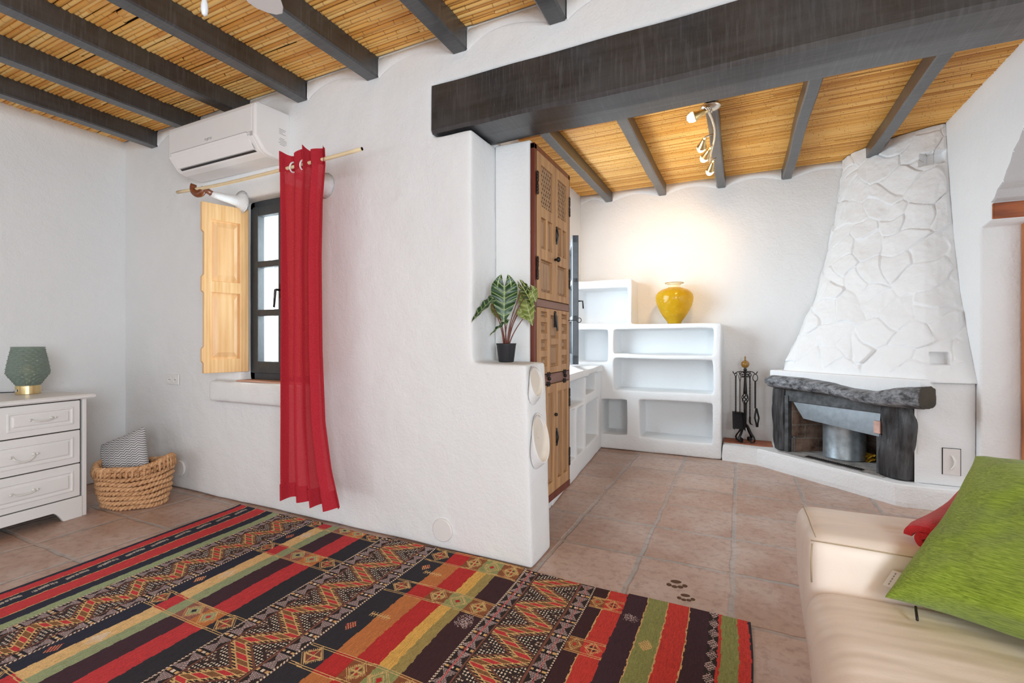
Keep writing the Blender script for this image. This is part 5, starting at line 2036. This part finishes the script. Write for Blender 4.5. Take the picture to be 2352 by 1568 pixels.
def leaf(att, tip, width, lobe, mat, facing, fold=.25, droop=.06, name='leaf'):
    """arrow shaped blade: att is where the stalk meets it, lobes reach back past it"""
    A, T = Vector(att), Vector(tip)
    ax = (T - A)
    L_ = ax.length
    ax.normalize()
    F_ = Vector(facing).normalized()
    sd_ = ax.cross(F_).normalized()
    nr = sd_.cross(ax).normalized()
    if nr.dot(F_) < 0:
        nr = -nr
    nu, nv = 110, 26
    pts, cols = [], []
    for s_ in (-1, 1):
        P_, C_ = [], []
        for i in range(nu + 1):
            q = i / nu
            # from the lobe end (q=0) past the attachment to the tip
            x = -lobe * L_ + (1 + lobe) * L_ * q
            x0 = lobe / (1 + lobe)
            if q < x0:
                k = q / x0
                wo = width / 2 * (0.28 + .64 * math.sin(PI / 2 * min(1, k * 1.15)) ** .8) * (0.35 + .65 * k ** .4) + width * .04
                wi = width * .115 * (1 - k) ** .8
                wo = max(wo, wi + .0015)
                if k < .12:
                    c_ = (wi + wo) / 2; hf = (wo - wi) / 2 * math.sqrt(k / .12)
                    wo, wi = c_ + hf, c_ - hf
            else:
                k = (q - x0) / (1 - x0)
                wo = width / 2 * max(0.0, (1 - k ** 1.65)) ** .86 * (1 + .10 * math.sin(PI * k))
                wi = 0
            rp, rc = [], []
            for j in range(nv + 1):
                w_ = wi + (wo - wi) * j / nv
                r_ = w_ / max(width / 2, 1e-6)
                z = fold * w_ - droop * L_ * max(0, (x / L_)) ** 2 - .03 * L_ * r_ * r_ + .004 * math.sin(x / L_ * 22 + r_ * 3) * r_
                rp.append(tuple(A + ax * x + sd_ * (s_ * w_) + nr * (z - .0)))
                # veins
                mv = w_ < .0022 + .0012 * (1 - q)
                tval = (x + 0.55 * w_) / L_
                if x < 0:
                    tval = (x * 1.0 + .9 * w_) / L_ + .0
                ph = (tval / .165) % 1
                lv = min(ph, 1 - ph) < .055 and r_ < .97
                lobe_v = x < 0 and abs(w_ - (wi + wo) * .5) < .0022
                edge = j == nv
                rc.append((1.0 if (mv or lv or lobe_v) else (.6 if edge else 0), .5 if min(ph, 1 - ph) > .40 else 0))
            P_.append(rp); C_.append(rc)
        pts.append(P_); cols.append(C_)
    m = MB()
    for P_ in pts:
        m.grid(P_)
    flat = [c for C_ in cols for r_ in C_ for c in r_]
    me_o = m.build(name, mat, pt, smooth=True, fix=False)
    ca = me_o.data.color_attributes.new('veins', 'FLOAT_COLOR', 'POINT')
    for i, (a, b) in enumerate(flat):
        ca.data[i].color = (a, b, 0, 1)
    md = me_o.modifiers.new('solid', 'SOLIDIFY'); md.thickness = .0012
    return me_o


def stem(att, foot, bend):
    A, B_ = Vector(att), Vector(foot)
    pts = []
    for k in range(13):
        q = k / 12
        p = B_.lerp(A, q) + RV * bend * math.sin(PI * q)
        pts.append(p)
    MB().tube(pts, [.0036 - .0016 * k / 12 for k in range(13)], 7).build('stem', STEM, pt, smooth=True)


ft = lambda du, dd=0: RV * du - FV * dd + UV_ * .079
V_ = lambda r_, u_, f_: RV * r_ + UV_ * u_ - FV * f_
leaf(pp(1159, 664, .045), pp(1158, 742, .060), .128, .40, LEAF_D, V_(0.05, .12, 1), .10, .03)
leaf(pp(1133, 690, .045), pp(1083, 738, .085), .075, .12, LEAF_D, V_(-.55, .62, .55), .30, .10)
leaf(pp(1166, 740, .05), pp(1122, 769, .065), .046, .12, LEAF_D, V_(-.3, .9, .35), .3, .12)
leaf(pp(1206, 682, .0), pp(1222, 750, .012), .080, .30, LEAF_L, V_(-.45, .05, .9), .12, .05)
leaf(pp(1202, 665, .02), pp(1234, 716, .01), .062, .38, LEAF_M, V_(.50, .42, .75), .30, .12)
leaf(pp(1222, 668, -.03), pp(1232, 694, -.03), .055, .5, LEAF_L, V_(.1, .1, 1), .1, .03)
leaf(pp(1196, 712, -.02), pp(1220, 738, -.015), .058, .25, LEAF_L, V_(-.3, .5, .7), .15, .05)
leaf(pp(1140, 706, -.03), pp(1154, 738, -.03), .062, .5, LEAF_L, V_(-.2, .3, .8), .15, .05)
leaf(pp(1138, 704, .0), pp(1143, 712, .0), .020, .3, LEAF_D, V_(-.2, .3, .8), .15, .05)
for a, f_, b in ((pp(1159, 664, .043), ft(.002, .004), -.004), (pp(1131, 702, .043), ft(-.012, .002), .012), (pp(1166, 740, .048), ft(-.004, .012), -.004), (pp(1206, 682, -.002), ft(.006, -.004), -.018), (pp(1198, 672, .018), ft(.004, .006), -.014), (pp(1222, 668, -.032), ft(.008, -.01), -.022), (pp(1196, 712, -.022), ft(.008, -.006), -.012), (pp(1140, 706, -.032), ft(-.008, -.008), .008), (pp(1201, 734, .01), ft(.012, .006), -.008)):
    stem(a, f_, b)

# ------------------------------------------------------------------ sofa, cushion, blanket
def m_leather():
    t = NT('cream_leather')
    v = t.coord()
    n = t.noise(v, 5, 5)
    t.base(t.ramp(n, [(.3, lin((236, 222, 210))), (.7, lin((243, 231, 220)))]), .42, .35)
    # stretched creases running across the seat
    wr_ = t.noise(t.coord(scale=(1.6, 8, 3), rot=(0, 0, math.radians(14))), 1.3, 2, .5)
    b = t.bump(wr_, .5, .03)
    t.bump(t.noise(v, 260, 2), .12, .002, b)
    return t.m


LEATH = m_leather()
THREAD = m_plain('tan_stitching', lin((176, 158, 130)), .7)
so_ = thing('sofa', 'cream leather sofa with a padded arm at the bottom right corner', 'sofa', (.62, .6, 0))


def soft_box(name, x0, x1, y0, y1, z0, z1, r, mat, bulge=(0, 0, 0), parent=None, n=14, seed=0, wr=.004, front_in=0.0):
    # rounded upholstery block
    pts = {}
    V, F = [], []
    c = Vector(((x0 + x1) / 2, (y0 + y1) / 2, (z0 + z1) / 2)); h = Vector(((x1 - x0) / 2, (y1 - y0) / 2, (z1 - z0) / 2))
    m = MB()
    nn = [max(6, int(h[k] * 2 / .035)) for k in range(3)]

    def pt_(a, b, cc):
        p = Vector((a * h.x, b * h.y, cc * h.z))
        q = Vector((max(-h.x + r, min(h.x - r, p.x)), max(-h.y + r, min(h.y - r, p.y)), max(-h.z + r, min(h.z - r, p.z))))
        d = p - q
        if d.length > 1e-9:
            p = q + d.normalized() * min(r, d.length)
        p.x += bulge[0] * math.copysign(1, a) * (1 - b * b) * (1 - cc * cc) * abs(a)
        p.y += bulge[1] * math.copysign(1, b) * (1 - a * a) * (1 - cc * cc) * abs(b)
        p.z += bulge[2] * math.copysign(1, cc) * (1 - a * a) * (1 - b * b) * abs(cc)
        w_ = p + c
        p += Vector(noise.noise_vector(w_ * 4 + Vector((seed, 0, 0)))) * wr
        if front_in:
            p.x += front_in * (0.5 - cc / 2) ** 2 * (a < 0)
        return tuple(p + c)
    lin_ = lambda n_: [-1 + 2 * i / n_ for i in range(n_ + 1)]
    ln = [lin_(k) for k in nn]
    for s_ in (-1, 1):
        m.grid([[pt_(s_, b, cc) for b in ln[1]] for cc in ln[2]])
        m.grid([[pt_(a, s_, cc) for a in ln[0]] for cc in ln[2]])
        m.grid([[pt_(a, b, s_) for a in ln[0]] for b in ln[1]])
    return m.build(name, mat, parent, smooth=True, world=True, subsurf=1)


soft_box('sofa_arm', .150, 1.06, 1.384, 1.672, .055, .562, .035, LEATH, (.008, .004, .006), so_, seed=3, front_in=.05)
soft_box('sofa_base', .168, 1.06, -.35, 1.383, .06, .29, .03, LEATH, (0, 0, 0), so_, seed=5, front_in=.04)
soft_box('seat_cushion', .142, .86, .42, 1.380, .27, .452, .055, LEATH, (.012, .004, .020), so_, seed=9, wr=.008)
soft_box('seat_cushion', .142, .86, -.34, .415, .27, .452, .055, LEATH, (.012, .004, .020), so_, seed=12, wr=.008)
soft_box('sofa_back', .86, 1.14, -.35, 1.66, .06, .80, .06, LEATH, (.01, 0, .01), so_, seed=7)
for k in range(2):
    for j in range(2):
        MB().lathe([(.02, .0), (.025, .062)], n=14, M=Matrix.Translation((.24 + .78 * k, -.28 + 1.88 * j, 0))).build('leg', m_plain('dark_sofa_foot', (.03, .025, .02), .4), so_, world=True)
# seams with stitching on the arm
sm = MB()
sm.tube([(.158 + .9 * k / 20, 1.3815 + .001 * math.sin(k), .5515 - .0005 * k) for k in range(19)], .0015, 5)
sm.tube([(.172, 1.668, .552), (.1655, 1.60, .5655), (.166, 1.5, .569), (.166, 1.44, .567), (.170, 1.392, .558)], .0015, 5)
sm.tube([(.1605, 1.378, .545), (.1585, 1.376, .50), (.1595, 1.376, .45)], .002, 5)
sm.build('arm_seam', THREAD, so_, smooth=True, world=True)


def m_chenille():
    t = NT('lime_chenille')
    s1_ = t.noise(t.coord(scale=(22, 300, 300)), 1.6, 5, .7)
    s2_ = t.noise(t.coord(), 5, 3)
    f = t.math('ADD', t.math('MULTIPLY', s1_, .8), t.math('MULTIPLY', s2_, .2))
    t.base(t.ramp(f, [(.30, lin((80, 104, 22))), (.5, lin((136, 162, 48))), (.70, lin((180, 202, 92)))]), .85, .15)
    t.b.inputs['Sheen Weight'].default_value = .25
    t.bump(s1_, .4, .004)
    return t.m


Bp_ = Vector((.300, 1.318, .476))
BA = Vector((.235, .262, .268)).normalized()
BC = Vector((.55, -.835, .0))
BC = (BC - BA * BC.dot(BA)).normalized()
NRM = BC.cross(BA).normalized()
W_ = .455
ctr = Bp_ + BA * W_ / 2 + BC * W_ / 2
Mp = Matrix((BC, BA, NRM)).transposed().to_4x4()
Mp.translation = ctr
gc = pillow('cushion', W_ * 1.06, W_ * 1.05, .13, Matrix.Identity(4), m_chenille(), None, 40, .19, 'lime green chenille cushion leaning on the cream sofa arm', 'cushion', .006, 2)
gc.matrix_world = Mp
LOC[gc.name] = Mp.copy()
TAGM = m_plain('white_care_label', (.78, .77, .75), .6, .2)
cl = MB().box((-.252, -.205, -.001), (-.205, -.160, .0006)).build('care_label', TAGM, gc)
tl_ = MB()
for k in range(5):
    tl_.box((-.243, -.200 + .0075 * k, -.0012), (-.240, -.195 + .0075 * k, .0009))
tx_ = tl_.build('label_print', GREY_PRINT, cl)
zp_ = MB().tube([(-.176, -.226, -.004), (-.168, -.238, .0), (-.155, -.258, .004)], .0028, 6).build('zip_pull', IRON, gc, smooth=True)

FLEECE = m_plain('red_fleece', lin((196, 40, 46)), .95, .1, var=.14, nscale=30, bump=.5, bscale=220)
FLEECE.node_tree.nodes['Principled BSDF'].inputs['Sheen Weight'].default_value = .3
# rolled and folded over itself: a flat spiral drawn along its axis
axis = Vector((.66, .72, .22)).normalized()
side = Vector((.72, -.62, -.10)); side = (side - axis * side.dot(axis)).normalized()
upv = side.cross(axis).normalized()
if upv.z < 0:
    upv = -upv
org = Vector((.440, 1.425, .585))
inner, outer = [], []
NSP = 90
th_ = .021
line = []
for k in range(NSP + 1):
    q = k / NSP
    a = -.6 + q * 2 * PI * 1.62
    r_ = .024 + .030 * q
    line.append(Vector((r_ * 1.35 * math.cos(a), r_ * .66 * math.sin(a))))
sec = []
for k in range(NSP + 1):
    t_ = (line[min(k + 1, NSP)] - line[max(k - 1, 0)]).normalized()
    n_ = Vector((-t_.y, t_.x))
    outer.append(line[k] - n_ * th_ * .45); inner.append(line[k] + n_ * th_ * .45)
loop = outer + inner[::-1]
rings = []
for i in range(13):
    q = i / 12
    e = 1 - .10 * math.exp(-q / .04)
    off = axis * (q * .30 - .045) + side * .01 * math.sin(q * 4)
    ring = []
    for k, p in enumerate(loop):
        w_ = noise.noise(Vector((p.x * 20, p.y * 20, q * 4))) * .004
        ring.append(tuple(org + off + side * (p.x * e + w_) + upv * (p.y * e + w_ + .004)))
    rings.append(ring)
m = MB().loft(rings, cap=True)
bl_ = m.build('blanket', FLEECE, None, smooth=True, bevel=.004, seg=3)
tag(bl_, 'rolled red fleece blanket on the sofa arm behind the green cushion', 'blanket')

# ------------------------------------------------------------------ ceiling fan, mostly above the frame
FANW = m_plain('white_fan_enamel', (.70, .71, .72), .4, .4, var=.01)
fx, fy = -1.245, .775
fan = thing('ceiling_fan', 'white ceiling fan, one rounded blade tip showing at the top edge', 'fan', (fx, fy, 2.46))
LOC_f = LOC[fan.name]
MB().lathe([(.07, .0), (.065, -.04), (.02, -.05), (.001, -.05)], n=32).build('canopy', FANW, fan, smooth=True)
MB().lathe([(.001, -.05), (.10, -.055), (.125, -.08), (.125, -.14), (.09, -.17), (.05, -.19), (.045, -.23), (.001, -.235)], n=40).build('motor_housing', FANW, fan, smooth=True)
ang0 = math.atan2(1.222 - fy, -1.632 - fx)
for k in range(4):
    a = ang0 + PI / 2 * k
    Mr = Matrix.Translation((0, 0, -.155)) @ Matrix.Rotation(a, 4, 'Z') @ Matrix.Rotation(math.radians(10), 4, 'X')
    poly = [(.17, -.045), (.45, -.068), (.53, -.069), (.565, -.060), (.585, -.035), (.59, 0), (.585, .035), (.565, .060), (.53, .069), (.45, .068), (.17, .045)]
    bl = MB().prism(poly, -.004, .004, Mr).build('fan_blade', FANW, fan, bevel=.003, seg=2)
    MB().prism([(.08, -.02), (.22, -.03), (.22, .03), (.08, .02)], .003, .008, Mr).build('blade_iron', CHROME, bl)
m = MB()
for k in range(46):
    m.sphere((-.02, -.01, -.235 - .006 * k), .0026, 6, 4)
m.build('pull_chain', WHITE_METAL, fan, smooth=True)
MB().lathe([(.002, 0), (.005, -.008), (.0085, -.026), (.009, -.038), (.006, -.050), (.001, -.054)], n=16, M=Matrix.Translation((-.02, -.01, -.508))).build('chain_drop', m_plain('frosted_drop', (.62, .65, .68), .2, .6), fan, smooth=True)
